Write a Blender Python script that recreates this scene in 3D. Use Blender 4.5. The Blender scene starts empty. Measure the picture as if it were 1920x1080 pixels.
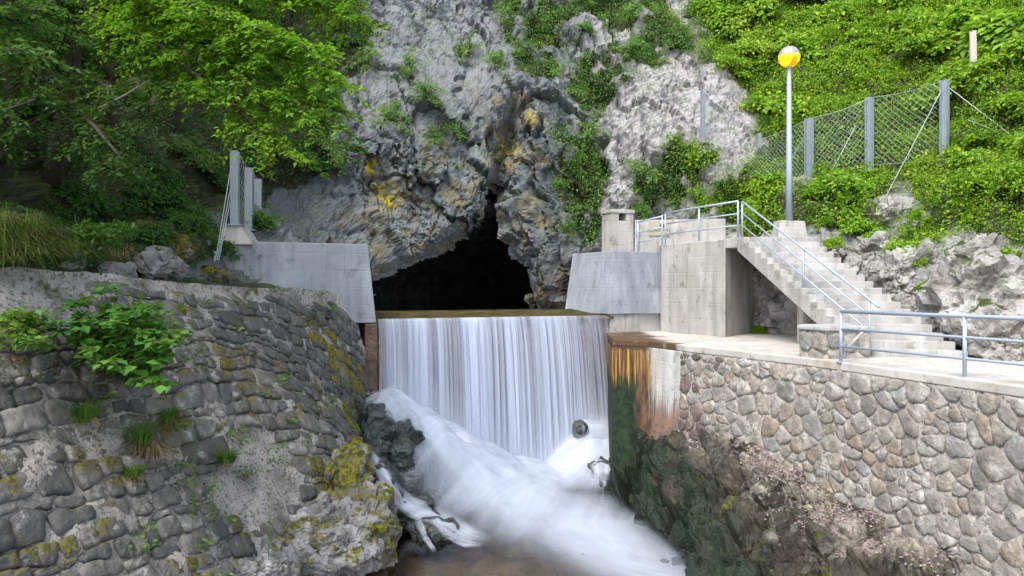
import bpy, bmesh, math, random
import numpy as np
from mathutils import Vector, Matrix
from mathutils.bvhtree import BVHTree

# ------------------------------------------------------------------ camera, world, sun, exposure
sc = bpy.context.scene
COL = sc.collection
EYE = 1.52                      # eye height above the walkway (walkway top is z = 0)
F = 1400.0                      # focal length in photo pixels (photo 1920 wide)
cam_d = bpy.data.cameras.new("camera"); cam = bpy.data.objects.new("camera", cam_d); COL.objects.link(cam)
cam.location = (0, 0, EYE); cam.rotation_euler = (math.radians(90), 0, 0)
cam_d.sensor_width = 36; cam_d.lens = 36 * F / 1920; cam_d.clip_start = 0.1; cam_d.clip_end = 500
sc.camera = cam

SUN_EL, SUN_AZ = math.radians(56), math.radians(212)     # azimuth clockwise from +Y: behind the camera, to its left
world = bpy.data.worlds.new("World"); sc.world = world; world.use_nodes = True
wn = world.node_tree
sky = wn.nodes.new("ShaderNodeTexSky"); sky.sky_type = 'NISHITA'; sky.sun_disc = False
sky.sun_elevation = SUN_EL; sky.sun_rotation = SUN_AZ
bg = wn.nodes["Background"]; bg.inputs["Strength"].default_value = 0.15
hs = wn.nodes.new('ShaderNodeHueSaturation'); hs.inputs['Saturation'].default_value = .45      # thin cloud: whiter than a clear sky
wn.links.new(sky.outputs[0], hs.inputs['Color']); wn.links.new(hs.outputs[0], bg.inputs['Color'])
sd = bpy.data.lights.new("sun", 'SUN'); sd.energy = 1.5; sd.angle = math.radians(30); sd.color = (1.0, 0.96, 0.90)
so = bpy.data.objects.new("sun", sd); COL.objects.link(so)
sv = Vector((math.sin(SUN_AZ) * math.cos(SUN_EL), math.cos(SUN_AZ) * math.cos(SUN_EL), math.sin(SUN_EL)))
so.rotation_euler = sv.to_track_quat('Z', 'Y').to_euler(); so.location = (-10, -10, 30)
vs = sc.view_settings
vs.view_transform = 'Standard'; vs.look = 'None'; vs.exposure = 1.75; vs.gamma = 1; vs.use_curve_mapping = False
sc.cycles.use_denoising = True
sc.cycles.max_bounces = 7; sc.cycles.diffuse_bounces = 3; sc.cycles.transparent_max_bounces = 12
sc.cycles.glossy_bounces = 3; sc.cycles.transmission_bounces = 4

R = random.Random(7)
rng = np.random.default_rng(11)

def PX(px, py, D):
    return np.array([(px - 960) / F * D, D, EYE - (py - 540) / F * D])
def to_px(P):
    P = np.asarray(P, float)
    return 960 + F * P[..., 0] / P[..., 1], 540 - F * (P[..., 2] - EYE) / P[..., 1]

# ------------------------------------------------------------------ numpy noise
def _hash(ix, iy, iz, seed):
    with np.errstate(over='ignore'):
        h = (ix.astype(np.uint32) * np.uint32(374761393) + iy.astype(np.uint32) * np.uint32(668265263)
             + iz.astype(np.uint32) * np.uint32(2147483647) + np.uint32((seed * 974711 + 12345) & 0xffffffff))
        h = (h ^ (h >> np.uint32(13))) * np.uint32(1274126177)
        h = (h ^ (h >> np.uint32(16))) * np.uint32(2246822519)
        return h ^ (h >> np.uint32(15))
_G = rng.normal(size=(256, 3)); _G /= np.linalg.norm(_G, axis=1)[:, None]
def pnoise(P, seed=0):
    P = np.asarray(P, float); i = np.floor(P).astype(np.int64); f = P - i
    w = f * f * f * (f * (f * 6 - 15) + 10); out = 0
    for dx in (0, 1):
        for dy in (0, 1):
            for dz in (0, 1):
                g = _G[_hash(i[:, 0] + dx, i[:, 1] + dy, i[:, 2] + dz, seed) & np.uint32(255)]
                v = g[:, 0] * (f[:, 0] - dx) + g[:, 1] * (f[:, 1] - dy) + g[:, 2] * (f[:, 2] - dz)
                out = out + v * (w[:, 0] if dx else 1 - w[:, 0]) * (w[:, 1] if dy else 1 - w[:, 1]) * (w[:, 2] if dz else 1 - w[:, 2])
    return out * 1.6
def fbm(P, octv=4, seed=0, gain=0.5):
    P = np.asarray(P, float); o = 0; a = 1.0
    for k in range(octv):
        o = o + a * pnoise(P * (2.03 ** k) + 17.3 * k, seed + k); a *= gain
    return o
def ridged(P, octv=4, seed=0, gain=0.5):
    P = np.asarray(P, float); o = 0; a = 1.0
    for k in range(octv):
        o = o + a * (1 - np.abs(pnoise(P * (2.07 ** k) + 9.1 * k, seed + k)) * 2); a *= gain
    return o
def worley(P, seed=0):
    """distance to nearest and second nearest feature point, value of the nearest cell"""
    P = np.asarray(P, float); i = np.floor(P).astype(np.int64)
    d1 = np.full(len(P), 9.); d2 = np.full(len(P), 9.); val = np.zeros(len(P))
    for dx in (-1, 0, 1):
        for dy in (-1, 0, 1):
            for dz in (-1, 0, 1):
                c = i + (dx, dy, dz); h = _hash(c[:, 0], c[:, 1], c[:, 2], seed)
                q = np.stack([(h & np.uint32(1023)) / 1023., ((h >> np.uint32(10)) & np.uint32(1023)) / 1023., ((h >> np.uint32(20)) & np.uint32(1023)) / 1023.], 1)
                d = np.linalg.norm(c + q - P, axis=1); v = (_hash(c[:, 0], c[:, 1], c[:, 2], seed + 77) & np.uint32(1023)) / 1023.
                nb = d < d1
                d2 = np.where(nb, d1, np.minimum(d2, d)); val = np.where(nb, v, val); d1 = np.where(nb, d, d1)
    return d1, d2, val
def facets(P, seed, k=1.):
    """tilted planar facets: every cell of a Voronoi pattern is a plane of its own slope"""
    P = np.asarray(P, float); i = np.floor(P).astype(np.int64); d1 = np.full(len(P), 9.); d2 = np.full(len(P), 9.); out = np.zeros(len(P))
    for dx_ in (-1, 0, 1):
        for dy_ in (-1, 0, 1):
            for dz_ in (-1, 0, 1):
                c = i + (dx_, dy_, dz_); h = _hash(c[:, 0], c[:, 1], c[:, 2], seed)
                q = np.stack([(h & np.uint32(1023)) / 1023., ((h >> np.uint32(10)) & np.uint32(1023)) / 1023., ((h >> np.uint32(20)) & np.uint32(1023)) / 1023.], 1)
                rel = P - c - q; d = np.linalg.norm(rel, axis=1); g = _G[_hash(c[:, 0], c[:, 1], c[:, 2], seed + 31) & np.uint32(255)]; g2 = _G[_hash(c[:, 0], c[:, 1], c[:, 2], seed + 53) & np.uint32(255), 0]
                nb = d < d1; d2 = np.where(nb, d1, np.minimum(d2, d)); out = np.where(nb, (g * rel).sum(1) * k + .45 * g2, out); d1 = np.where(nb, d, d1)
    return out, d2 - d1
def sstep(a, b, x):
    t = np.clip((np.asarray(x, float) - a) / (b - a), 0, 1); return t * t * (3 - 2 * t)
def in_poly(x, y, poly):
    ins = np.zeros(np.shape(x), bool); n = len(poly)
    for k in range(n):
        x0, y0 = poly[k]; x1, y1 = poly[(k + 1) % n]
        if y0 == y1: continue
        c = ((y0 > y) != (y1 > y)) & (x < (x1 - x0) * (y - y0) / (y1 - y0) + x0)
        ins ^= c
    return ins
def poly_dist(x, y, poly):
    d = np.full(np.shape(x), 1e9); n = len(poly)
    for k in range(n):
        a = np.array(poly[k], float); b = np.array(poly[(k + 1) % n], float); ab = b - a
        t = np.clip(((x - a[0]) * ab[0] + (y - a[1]) * ab[1]) / (ab @ ab), 0, 1)
        d = np.minimum(d, np.hypot(x - a[0] - t * ab[0], y - a[1] - t * ab[1]))
    return d

# ------------------------------------------------------------------ mesh helpers
def link(name, me, mat=None, parent=None, loc=None):
    o = bpy.data.objects.new(name, me); COL.objects.link(o)
    if mat is not None and me is not None and not me.materials: me.materials.append(mat)
    if parent is not None: o.parent = parent
    if loc is not None: o.location = loc
    return o
def np_mesh(name, V, Fc, smooth=True, uv=None, attrs=None):
    """V (n,3); Fc (m,k) faces all with k corners; uv per vertex; attrs dict of per-vertex floats"""
    V = np.asarray(V, np.float32); Fc = np.asarray(Fc, np.int32); me = bpy.data.meshes.new(name)
    m, k = Fc.shape
    me.vertices.add(len(V)); me.vertices.foreach_set("co", V.ravel())
    me.loops.add(m * k); me.loops.foreach_set("vertex_index", Fc.ravel())
    me.polygons.add(m); me.polygons.foreach_set("loop_start", np.arange(0, m * k, k, dtype=np.int32))
    me.polygons.foreach_set("use_smooth", np.full(m, bool(smooth)))
    if uv is not None:
        l = me.uv_layers.new(name="UVMap"); l.data.foreach_set("uv", np.asarray(uv, np.float32)[Fc.ravel()].ravel())
    for kk, a in (attrs or {}).items():
        at = me.attributes.new(kk, 'FLOAT', 'POINT'); at.data.foreach_set("value", np.asarray(a, np.float32))
    me.update(calc_edges=True); me.validate()
    return me
def grid_faces(nr, nc, flip=False):
    r, c = np.meshgrid(np.arange(nr - 1), np.arange(nc - 1), indexing='ij'); a = (r * nc + c).ravel()
    f = np.stack([a, a + 1, a + nc + 1, a + nc], 1)
    return f[:, ::-1] if flip else f
class MB:
    def __init__(s): s.v = []; s.f = []
    def add(s, vs_, fs_):
        b = len(s.v); s.v += [tuple(float(c) for c in p) for p in vs_]; s.f += [tuple(b + i for i in f) for f in fs_]; return s
    def prism(s, bottom, top):
        n = len(bottom)
        s.add(list(bottom) + list(top), [tuple(reversed(range(n))), tuple(range(n, 2 * n))] + [(i, (i + 1) % n, n + (i + 1) % n, n + i) for i in range(n)]); return s
    def slab(s, poly, z0, z1):
        return s.prism([(p[0], p[1], z0) for p in poly], [(p[0], p[1], z1) for p in poly])
    def obox(s, c, ax, ay, az):
        c, ax, ay, az = (np.array(q, float) for q in (c, ax, ay, az))
        lo = [c - ax - ay - az, c + ax - ay - az, c + ax + ay - az, c - ax + ay - az]
        return s.prism(lo, [p + 2 * az for p in lo])
    def tube(s, path, rad, n=8, caps=True):
        path = [np.array(p, float) for p in path]; rad = [rad] * len(path) if np.isscalar(rad) else list(rad)
        vs_ = []; fs_ = []; up = None
        for i, p in enumerate(path):
            t = path[min(i + 1, len(path) - 1)] - path[max(i - 1, 0)]; t = t / (np.linalg.norm(t) + 1e-9)
            if up is None: up = np.array([0, 0, 1.]) if abs(t[2]) < .9 else np.array([1., 0, 0])
            a = np.cross(t, up); a /= np.linalg.norm(a) + 1e-9; b = np.cross(a, t); up = b
            for k in range(n):
                q = 2 * math.pi * k / n; vs_.append(p + rad[i] * (math.cos(q) * a + math.sin(q) * b))
        for i in range(len(path) - 1):
            for k in range(n): fs_.append((i * n + k, i * n + (k + 1) % n, (i + 1) * n + (k + 1) % n, (i + 1) * n + k))
        if caps: fs_ += [tuple(reversed(range(n))), tuple(range((len(path) - 1) * n, len(path) * n))]
        return s.add(vs_, fs_)
    def build(s, name, mat, parent=None, smooth=False, bevel=0, origin=None):
        me = bpy.data.meshes.new(name); V = np.array(s.v)
        if origin is not None: V = V - np.array(origin, float)
        me.from_pydata([tuple(p) for p in V], [], s.f); me.update()
        bm = bmesh.new(); bm.from_mesh(me); bmesh.ops.recalc_face_normals(bm, faces=bm.faces)
        if bevel: bmesh.ops.bevel(bm, geom=[e for e in bm.edges if e.calc_face_angle(0) > .5], offset=bevel, segments=2, profile=.6, affect='EDGES')
        bm.to_mesh(me); bm.free()
        if smooth:
            for p in me.polygons: p.use_smooth = True
        return link(name, me, mat, parent, origin)
def tag(o, label=None, cat=None, group=None, kind=None):
    if label: o["label"] = label
    if cat: o["category"] = cat
    if group: o["group"] = group
    if kind: o["kind"] = kind
    return o
def empty(name, loc=(0, 0, 0)):
    o = bpy.data.objects.new(name, None); COL.objects.link(o); o.location = loc; o.empty_display_size = .2; return o
def sub(a, b): return tuple(np.array(a, float) - np.array(b, float))

# ------------------------------------------------------------------ materials
class NT:
    def __init__(s, name):
        s.m = bpy.data.materials.new(name); s.m.use_nodes = True; s.t = s.m.node_tree; s.p = s.t.nodes["Principled BSDF"]; s.o = s.t.nodes["Material Output"]
        s.geo = s.t.nodes.new("ShaderNodeNewGeometry")
    def n(s, typ, **kw):
        nd = s.t.nodes.new(typ)
        for k, v in kw.items(): setattr(nd, k, v)
        return nd
    def l(s, a, b): s.t.links.new(a, b)
    def put(s, sock, v):
        if isinstance(v, bpy.types.NodeSocket): s.l(v, sock)
        else: sock.default_value = v
    def pos(s, scale=(1, 1, 1), obj=False):
        mp = s.n("ShaderNodeMapping"); mp.inputs["Scale"].default_value = scale
        if obj: s.l(s.n("ShaderNodeTexCoord").outputs["Object"], mp.inputs["Vector"])
        else: s.l(s.geo.outputs["Position"], mp.inputs["Vector"])
        return mp.outputs[0]
    def noise(s, scale, detail=4, rough=.55, vec=None, dist=0):
        nd = s.n("ShaderNodeTexNoise"); nd.inputs["Scale"].default_value = scale; nd.inputs["Detail"].default_value = detail
        nd.inputs["Roughness"].default_value = rough; nd.inputs["Distortion"].default_value = dist
        s.l(vec if vec is not None else s.pos(), nd.inputs["Vector"]); return nd.outputs["Fac"]
    def voro(s, scale, feature='DISTANCE_TO_EDGE', vec=None):
        nd = s.n("ShaderNodeTexVoronoi", feature=feature); nd.inputs["Scale"].default_value = scale
        s.l(vec if vec is not None else s.pos(), nd.inputs["Vector"]); return nd.outputs["Distance"]
    def ramp(s, fac, stops):
        nd = s.n("ShaderNodeValToRGB"); e = nd.color_ramp.elements
        while len(e) < len(stops): e.new(.5)
        for el, (p, c) in zip(e, stops): el.position = p; el.color = tuple(c) + (1,) if len(c) == 3 else c
        s.l(fac, nd.inputs[0]); return nd.outputs["Color"]
    def step(s, fac, a, b):
        nd = s.n("ShaderNodeMapRange"); nd.interpolation_type = 'SMOOTHSTEP'; s.put(nd.inputs["Value"], fac)
        nd.inputs["From Min"].default_value = a; nd.inputs["From Max"].default_value = b; return nd.outputs[0]
    def math(s, op, a, b=0., c=0.):
        nd = s.n("ShaderNodeMath", operation=op); s.put(nd.inputs[0], a); s.put(nd.inputs[1], b)
        if op == 'MULTIPLY_ADD': s.put(nd.inputs[2], c)
        return nd.outputs[0]
    def mix(s, fac, a, b, typ='MIX'):
        nd = s.n("ShaderNodeMix", data_type='RGBA', blend_type=typ); s.put(nd.inputs[0], fac)
        s.put(nd.inputs[6], a if isinstance(a, bpy.types.NodeSocket) else tuple(a) + (1,)); s.put(nd.inputs[7], b if isinstance(b, bpy.types.NodeSocket) else tuple(b) + (1,))
        return nd.outputs[2]
    def attr(s, name): 
        nd = s.n("ShaderNodeAttribute"); nd.attribute_name = name; return nd.outputs["Fac"]
    def xyz(s, i):
        nd = s.n("ShaderNodeSeparateXYZ"); s.l(s.geo.outputs["Position"], nd.inputs[0]); return nd.outputs[i]
    def nz(s):
        nd = s.n("ShaderNodeSeparateXYZ"); s.l(s.geo.outputs["Normal"], nd.inputs[0]); return nd.outputs[2]
    def rand(s): return s.n("ShaderNodeObjectInfo").outputs["Random"]
    def bump(s, h, strength=.5, dist=.05, prev=None):
        nd = s.n("ShaderNodeBump"); nd.inputs["Strength"].default_value = strength; nd.inputs["Distance"].default_value = dist
        s.l(h, nd.inputs["Height"])
        if prev is not None: s.l(prev, nd.inputs["Normal"])
        return nd.outputs[0]
    def fin(s, col, rough=.8, normal=None, spec=.3):
        s.put(s.p.inputs["Base Color"], col if isinstance(col, bpy.types.NodeSocket) else tuple(col) + (1,)); s.put(s.p.inputs["Roughness"], rough)
        s.p.inputs["Specular IOR Level"].default_value = spec
        if normal is not None: s.l(normal, s.p.inputs["Normal"])
        return s.m

def m_cliff():
    t = NT("cliff_rock")
    big = t.noise(.28, 5, .6); mid = t.noise(1.6, 6, .65); fine = t.noise(9, 5, .7)
    col = t.ramp(big, [(.3, (.075, .082, .092)), (.5, (.12, .13, .142)), (.7, (.185, .19, .192))])
    col = t.mix(t.math('MULTIPLY', t.step(mid, .5, .72), .55), col, (.25, .245, .235))
    col = t.mix(t.math('MULTIPLY', t.attr("pale"), t.step(mid, .25, .45)), col, (.30, .283, .28))
    streak = t.noise(1., 5, .65, t.pos((1.5, 1.5, .22)))
    col = t.mix(t.math('MULTIPLY', t.step(streak, .52, .68), .75), col, (.04, .044, .05))
    crack = t.voro(1.0, vec=t.pos((1.4, 1.4, .38)))
    col = t.mix(t.math('MULTIPLY', t.math('SUBTRACT', 1., t.step(crack, .0, .05)), .45), col, (.05, .05, .05))
    col = t.mix(t.math('MULTIPLY', t.attr("ochre"), t.step(t.noise(1.7, 5, .65), .47, .6)), col, (.16, .13, .05))
    col = t.mix(t.math('MULTIPLY', t.attr("lichen"), t.step(t.noise(2.6, 5, .7), .46, .56)), col, (.36, .27, .02))
    col = t.mix(t.math('MULTIPLY', t.attr("wet"), t.step(mid, .3, .6)), col, (.05, .035, .022));
    soil = t.ramp(t.noise(5, 6, .7), [(.3, (.014, .018, .008)), (.55, (.03, .032, .014)), (.75, (.09, .075, .055))])
    col = t.mix(t.step(t.math('ADD', t.attr("soil"), t.math('MULTIPLY', t.math('SUBTRACT', mid, .5), 1.2)), .35, .65), col, soil)
    moss = t.math('MULTIPLY', t.step(t.nz(), .25, .7), t.step(mid, .45, .6))
    col = t.mix(t.math('MULTIPLY', moss, .75), col, (.05, .075, .018))
    col = t.mix(t.math('MULTIPLY', t.step(fine, .5, .8), .35), col, (.10, .10, .10))
    nb = t.bump(mid, .35, .2); nb = t.bump(crack, .3, .1, nb); nb = t.bump(fine, .6, .06, nb)
    return t.fin(col, .85, nb, .25)
def m_concrete(name, base, stain=.5, rust=False, wetend=False):
    t = NT(name)
    n1 = t.noise(.9, 5, .6); n2 = t.noise(6, 6, .7); st = t.noise(1., 4, .6, t.pos((2.6, 2.6, .3)))
    b = np.array(base)
    col = t.ramp(n1, [(.3, tuple(b * .78)), (.55, tuple(b)), (.75, tuple(np.minimum(b * 1.22, .8)))])
    col = t.mix(t.math('MULTIPLY', t.step(st, .5, .7), stain), col, tuple(b * .45))
    col = t.mix(t.math('MULTIPLY', t.step(st, .47, .3), stain * .55), col, (.62, .62, .64))
    col = t.mix(t.math('MULTIPLY', t.step(n2, .55, .75), .3), col, tuple(b * .6))
    drip = t.noise(1., 5, .7, t.pos((7, 7, .35))); col = t.mix(t.math('MULTIPLY', t.step(drip, .56, .68), stain * .9), col, tuple(b * .3))
    blot = t.noise(2.3, 6, .7); col = t.mix(t.math('MULTIPLY', t.step(blot, .56, .66), .45), col, (.075, .072, .055))
    wv = t.n('ShaderNodeTexWave', wave_type='BANDS', bands_direction='Z'); wv.inputs['Scale'].default_value = .62; wv.inputs['Distortion'].default_value = .25; t.l(t.pos(), wv.inputs['Vector']); fl = t.step(wv.outputs['Fac'], .0, .012)
    nb = t.bump(fl, .35, .012); nb = t.bump(n2, .4, .03, nb); nb = t.bump(t.noise(60, 3), .2, .004, nb)
    if rust:
        z = t.xyz(2)
        s2 = t.noise(1., 4, .65, t.pos((15, 15, .3))); s3 = t.noise(1., 5, .7, t.pos((4, 4, .9)))
        zz = t.math('ADD', z, t.math('MULTIPLY', t.math('SUBTRACT', s2, .5), 2.2))
        x = t.math('ADD', t.xyz(0), t.math('MULTIPLY', t.math('SUBTRACT', s3, .5), .5))
        inn = t.math('SUBTRACT', 1., t.step(x, 3.78, 4.1))
        brown = t.mix(t.step(s3, .4, .65), (.045, .026, .016), (.16, .085, .05))
        stain_c = t.mix(t.math('MULTIPLY', t.step(s2, .5, .6), t.step(zz, -1.5, -.7)), brown, t.mix(s3, (.30, .14, .01), (.50, .27, .03)))
        grn = t.math('MULTIPLY', t.math('SUBTRACT', 1., t.step(zz, -1.35, -.75)), t.math('SUBTRACT', 1., t.step(x, 3.5, 3.7)))
        stain_c = t.mix(grn, stain_c, t.mix(t.step(t.noise(5, 5, .7), .35, .65), (.004, .010, .005), (.02, .036, .014)))
        stain_c = t.mix(t.step(z, -.30, -.2), stain_c, (.05, .03, .02))
        low = t.math('SUBTRACT', 1., t.step(zz, -2.0, -1.3))
        col = t.mix(t.math('MULTIPLY', low, .85), col, t.ramp(n2, [(.35, (.025, .035, .018)), (.5, (.16, .07, .04)), (.7, (.24, .11, .05))]))
        col = t.mix(inn, col, stain_c)
    if wetend:
        xx = t.math('ADD', t.xyz(0), t.math('MULTIPLY', t.math('SUBTRACT', t.noise(1.3, 5, .65), .5), 2.2)); wk_ = t.math('SUBTRACT', 1., t.step(xx, 4.2, 4.7))
        col = t.mix(wk_, col, t.mix(n2, (.045, .026, .014), (.11, .062, .03)))
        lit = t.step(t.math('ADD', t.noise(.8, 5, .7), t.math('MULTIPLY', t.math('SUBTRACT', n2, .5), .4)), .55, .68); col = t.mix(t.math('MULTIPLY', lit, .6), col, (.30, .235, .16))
    return t.fin(col, .8, nb, .3)
def m_stone(name, ramp_cols, moss, moss_col=(.13, .12, .012), pale=.4, palec=(.42, .41, .40)):
    t = NT(name); r = t.rand(); ob = t.pos((1, 1, 1))
    n1 = t.noise(3.2, 6, .65, ob); n2 = t.noise(16, 5, .7, ob); k = len(ramp_cols)
    col = t.ramp(r, [(i / (k - 1), c) for i, c in enumerate(ramp_cols)])
    col = t.mix(t.step(n1, .35, .7), t.mix(.5, col, (.03, .03, .03)), col)
    col = t.mix(t.math('MULTIPLY', t.step(n1, .56, .68), pale), col, palec)
    col = t.mix(t.math('MULTIPLY', t.step(n2, .55, .72), .5), col, t.mix(.6, col, (.02, .02, .02)))
    m = t.step(t.math('ADD', t.noise(1.1, 5, .65, ob), t.math('MULTIPLY', t.nz(), .12)), .68 - moss, .80 - moss)
    col = t.mix(t.math('MULTIPLY', m, .9), col, t.mix(t.step(n2, .35, .7), (.035, .035, .01), moss_col))
    nb = t.bump(n1, .8, .08); nb = t.bump(n2, .6, .03, nb)
    return t.fin(col, .85, nb, .25)
def m_mortar(name, a, b, moss=.0):
    t = NT(name); n1 = t.noise(1.3, 6, .65); n2 = t.noise(14, 5, .75)
    col = t.mix(t.step(n1, .35, .65), a, b)
    col = t.mix(t.math('MULTIPLY', t.step(n2, .5, .62), .85), col, (.035, .033, .028))
    col = t.mix(t.step(t.noise(.9, 5, .7), .66 - moss, .76 - moss), col, (.06, .06, .012))
    nb = t.bump(n2, .8, .05); nb = t.bump(n1, .5, .1, nb)
    return t.fin(col, .9, nb, .2)
def m_rock(name, cols, mossc, moss, palef=0., rough=.75, pale=(.5, .48, .46), spec=.3):
    t = NT(name); n1 = t.noise(1.3, 6, .65); n2 = t.noise(7, 6, .7); n3 = t.noise(.6, 4)
    col = t.ramp(n1, [(.3, cols[0]), (.5, cols[1]), (.7, cols[2])])
    col = t.mix(t.math('MULTIPLY', t.step(t.math('ADD', n3, t.math('MULTIPLY', t.math('SUBTRACT', n2, .5), .5)), .5, .56), palef), col, pale)
    col = t.mix(t.math('MULTIPLY', t.step(n2, .52, .66), .7), col, (.02, .02, .018))
    m = t.step(t.math('ADD', t.noise(1.7, 5, .7), t.math('MULTIPLY', t.nz(), .1)), .70 - moss, .78 - moss)
    col = t.mix(m, col, t.mix(t.step(n2, .35, .65), (.02, .025, .006), mossc))
    nb = t.bump(n1, .8, .15); nb = t.bump(n2, .8, .05, nb)
    return t.fin(col, rough, nb, spec)
def m_leaf(name, cols, trans=.45, rough=.5):
    t = NT(name); r = t.geo.outputs["Random Per Island"]; k = len(cols)
    col = t.ramp(t.math('ADD', t.math('MULTIPLY', r, .7), t.math('MULTIPLY', t.noise(.9, 3), .45)), [(.1 + .85 * i / (k - 1), c) for i, c in enumerate(cols)])
    big = t.noise(.35, 3, .6); col = t.mix(t.math('MULTIPLY', t.step(big, .52, .66), .55), col, t.mix(.5, col, (.42, .50, .06))); col = t.mix(t.math('MULTIPLY', t.step(t.noise(.55, 3, .6, t.pos((1, 1.3, 1))), .54, .66), .6), col, t.mix(.6, col, (.02, .075, .02)))
    t.fin(col, rough, None, .35)
    tr = t.n("ShaderNodeBsdfTranslucent"); t.l(t.mix(.5, col, (.16, .30, .02), 'MIX'), tr.inputs["Color"])
    mx = t.n("ShaderNodeMixShader"); mx.inputs[0].default_value = trans
    t.l(t.p.outputs[0], mx.inputs[1]); t.l(tr.outputs[0], mx.inputs[2]); t.l(mx.outputs[0], t.o.inputs["Surface"])
    return t.m
def m_plain(name, col, rough=.5, metal=0., var=.15, scale=8):
    t = NT(name); n = t.noise(scale, 4, .6); b = np.array(col)
    c = t.mix(n, tuple(b * (1 - var)), tuple(np.minimum(b * (1 + var), 1)))
    t.p.inputs["Metallic"].default_value = metal
    return t.fin(c, rough, t.bump(n, .1, .01), .4)
def m_foam(name, lo, hi, fu=14., fv=.25, base=(.78, .83, .92), soft=.25, edge="foam", bmp=.3):
    """white running water: opacity = how much water (attribute foam) broken into threads along the flow (uv)"""
    t = NT(name); uv = t.n("ShaderNodeUVMap"); mp = t.n("ShaderNodeMapping"); t.l(uv.outputs[0], mp.inputs["Vector"])
    mp.inputs["Scale"].default_value = (fu, fv, 1)
    n1 = t.noise(1., 3, .6, mp.outputs[0], .15)
    mp2 = t.n("ShaderNodeMapping"); t.l(uv.outputs[0], mp2.inputs["Vector"]); mp2.inputs["Scale"].default_value = (fu * .22, fv * .8, 1)
    n2 = t.noise(1., 3, .5, mp2.outputs[0], .2)
    s = t.math('ADD', t.math('MULTIPLY', n1, .55), t.math('MULTIPLY', n2, .45))
    f = t.attr(edge)
    a = t.step(t.math('ADD', s, t.math('MULTIPLY_ADD', f, 1.0, -.5)), .5 - soft + lo, .5 + soft + hi)
    a = t.math('MULTIPLY', a, t.step(f, 0., .25))
    t.fin(base, .55, t.bump(s, bmp, .08), .25)
    tl = t.n("ShaderNodeBsdfTranslucent"); tl.inputs["Color"].default_value = tuple(base) + (1,)
    m1 = t.n("ShaderNodeMixShader"); m1.inputs[0].default_value = .3; t.l(t.p.outputs[0], m1.inputs[1]); t.l(tl.outputs[0], m1.inputs[2])
    tp = t.n("ShaderNodeBsdfTransparent"); m2 = t.n("ShaderNodeMixShader"); t.l(a, m2.inputs[0]); t.l(tp.outputs[0], m2.inputs[1]); t.l(m1.outputs[0], m2.inputs[2])
    t.l(m2.outputs[0], t.o.inputs["Surface"]); return t.m
def m_water(name, tint, rough, bumps=.15):
    t = NT(name)
    g = t.n("ShaderNodeBsdfGlossy"); g.inputs["Roughness"].default_value = rough
    tp = t.n("ShaderNodeBsdfTransparent"); tp.inputs["Color"].default_value = tuple(tint) + (1,)
    fr = t.n("ShaderNodeFresnel"); fr.inputs["IOR"].default_value = 1.33
    b = t.bump(t.noise(1.5, 3, .5), bumps, .1); t.l(b, fr.inputs["Normal"]); t.l(b, g.inputs["Normal"])
    m = t.n("ShaderNodeMixShader"); t.l(fr.outputs[0], m.inputs[0]); t.l(tp.outputs[0], m.inputs[1]); t.l(g.outputs[0], m.inputs[2])
    t.l(m.outputs[0], t.o.inputs["Surface"]); return t.m

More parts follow.
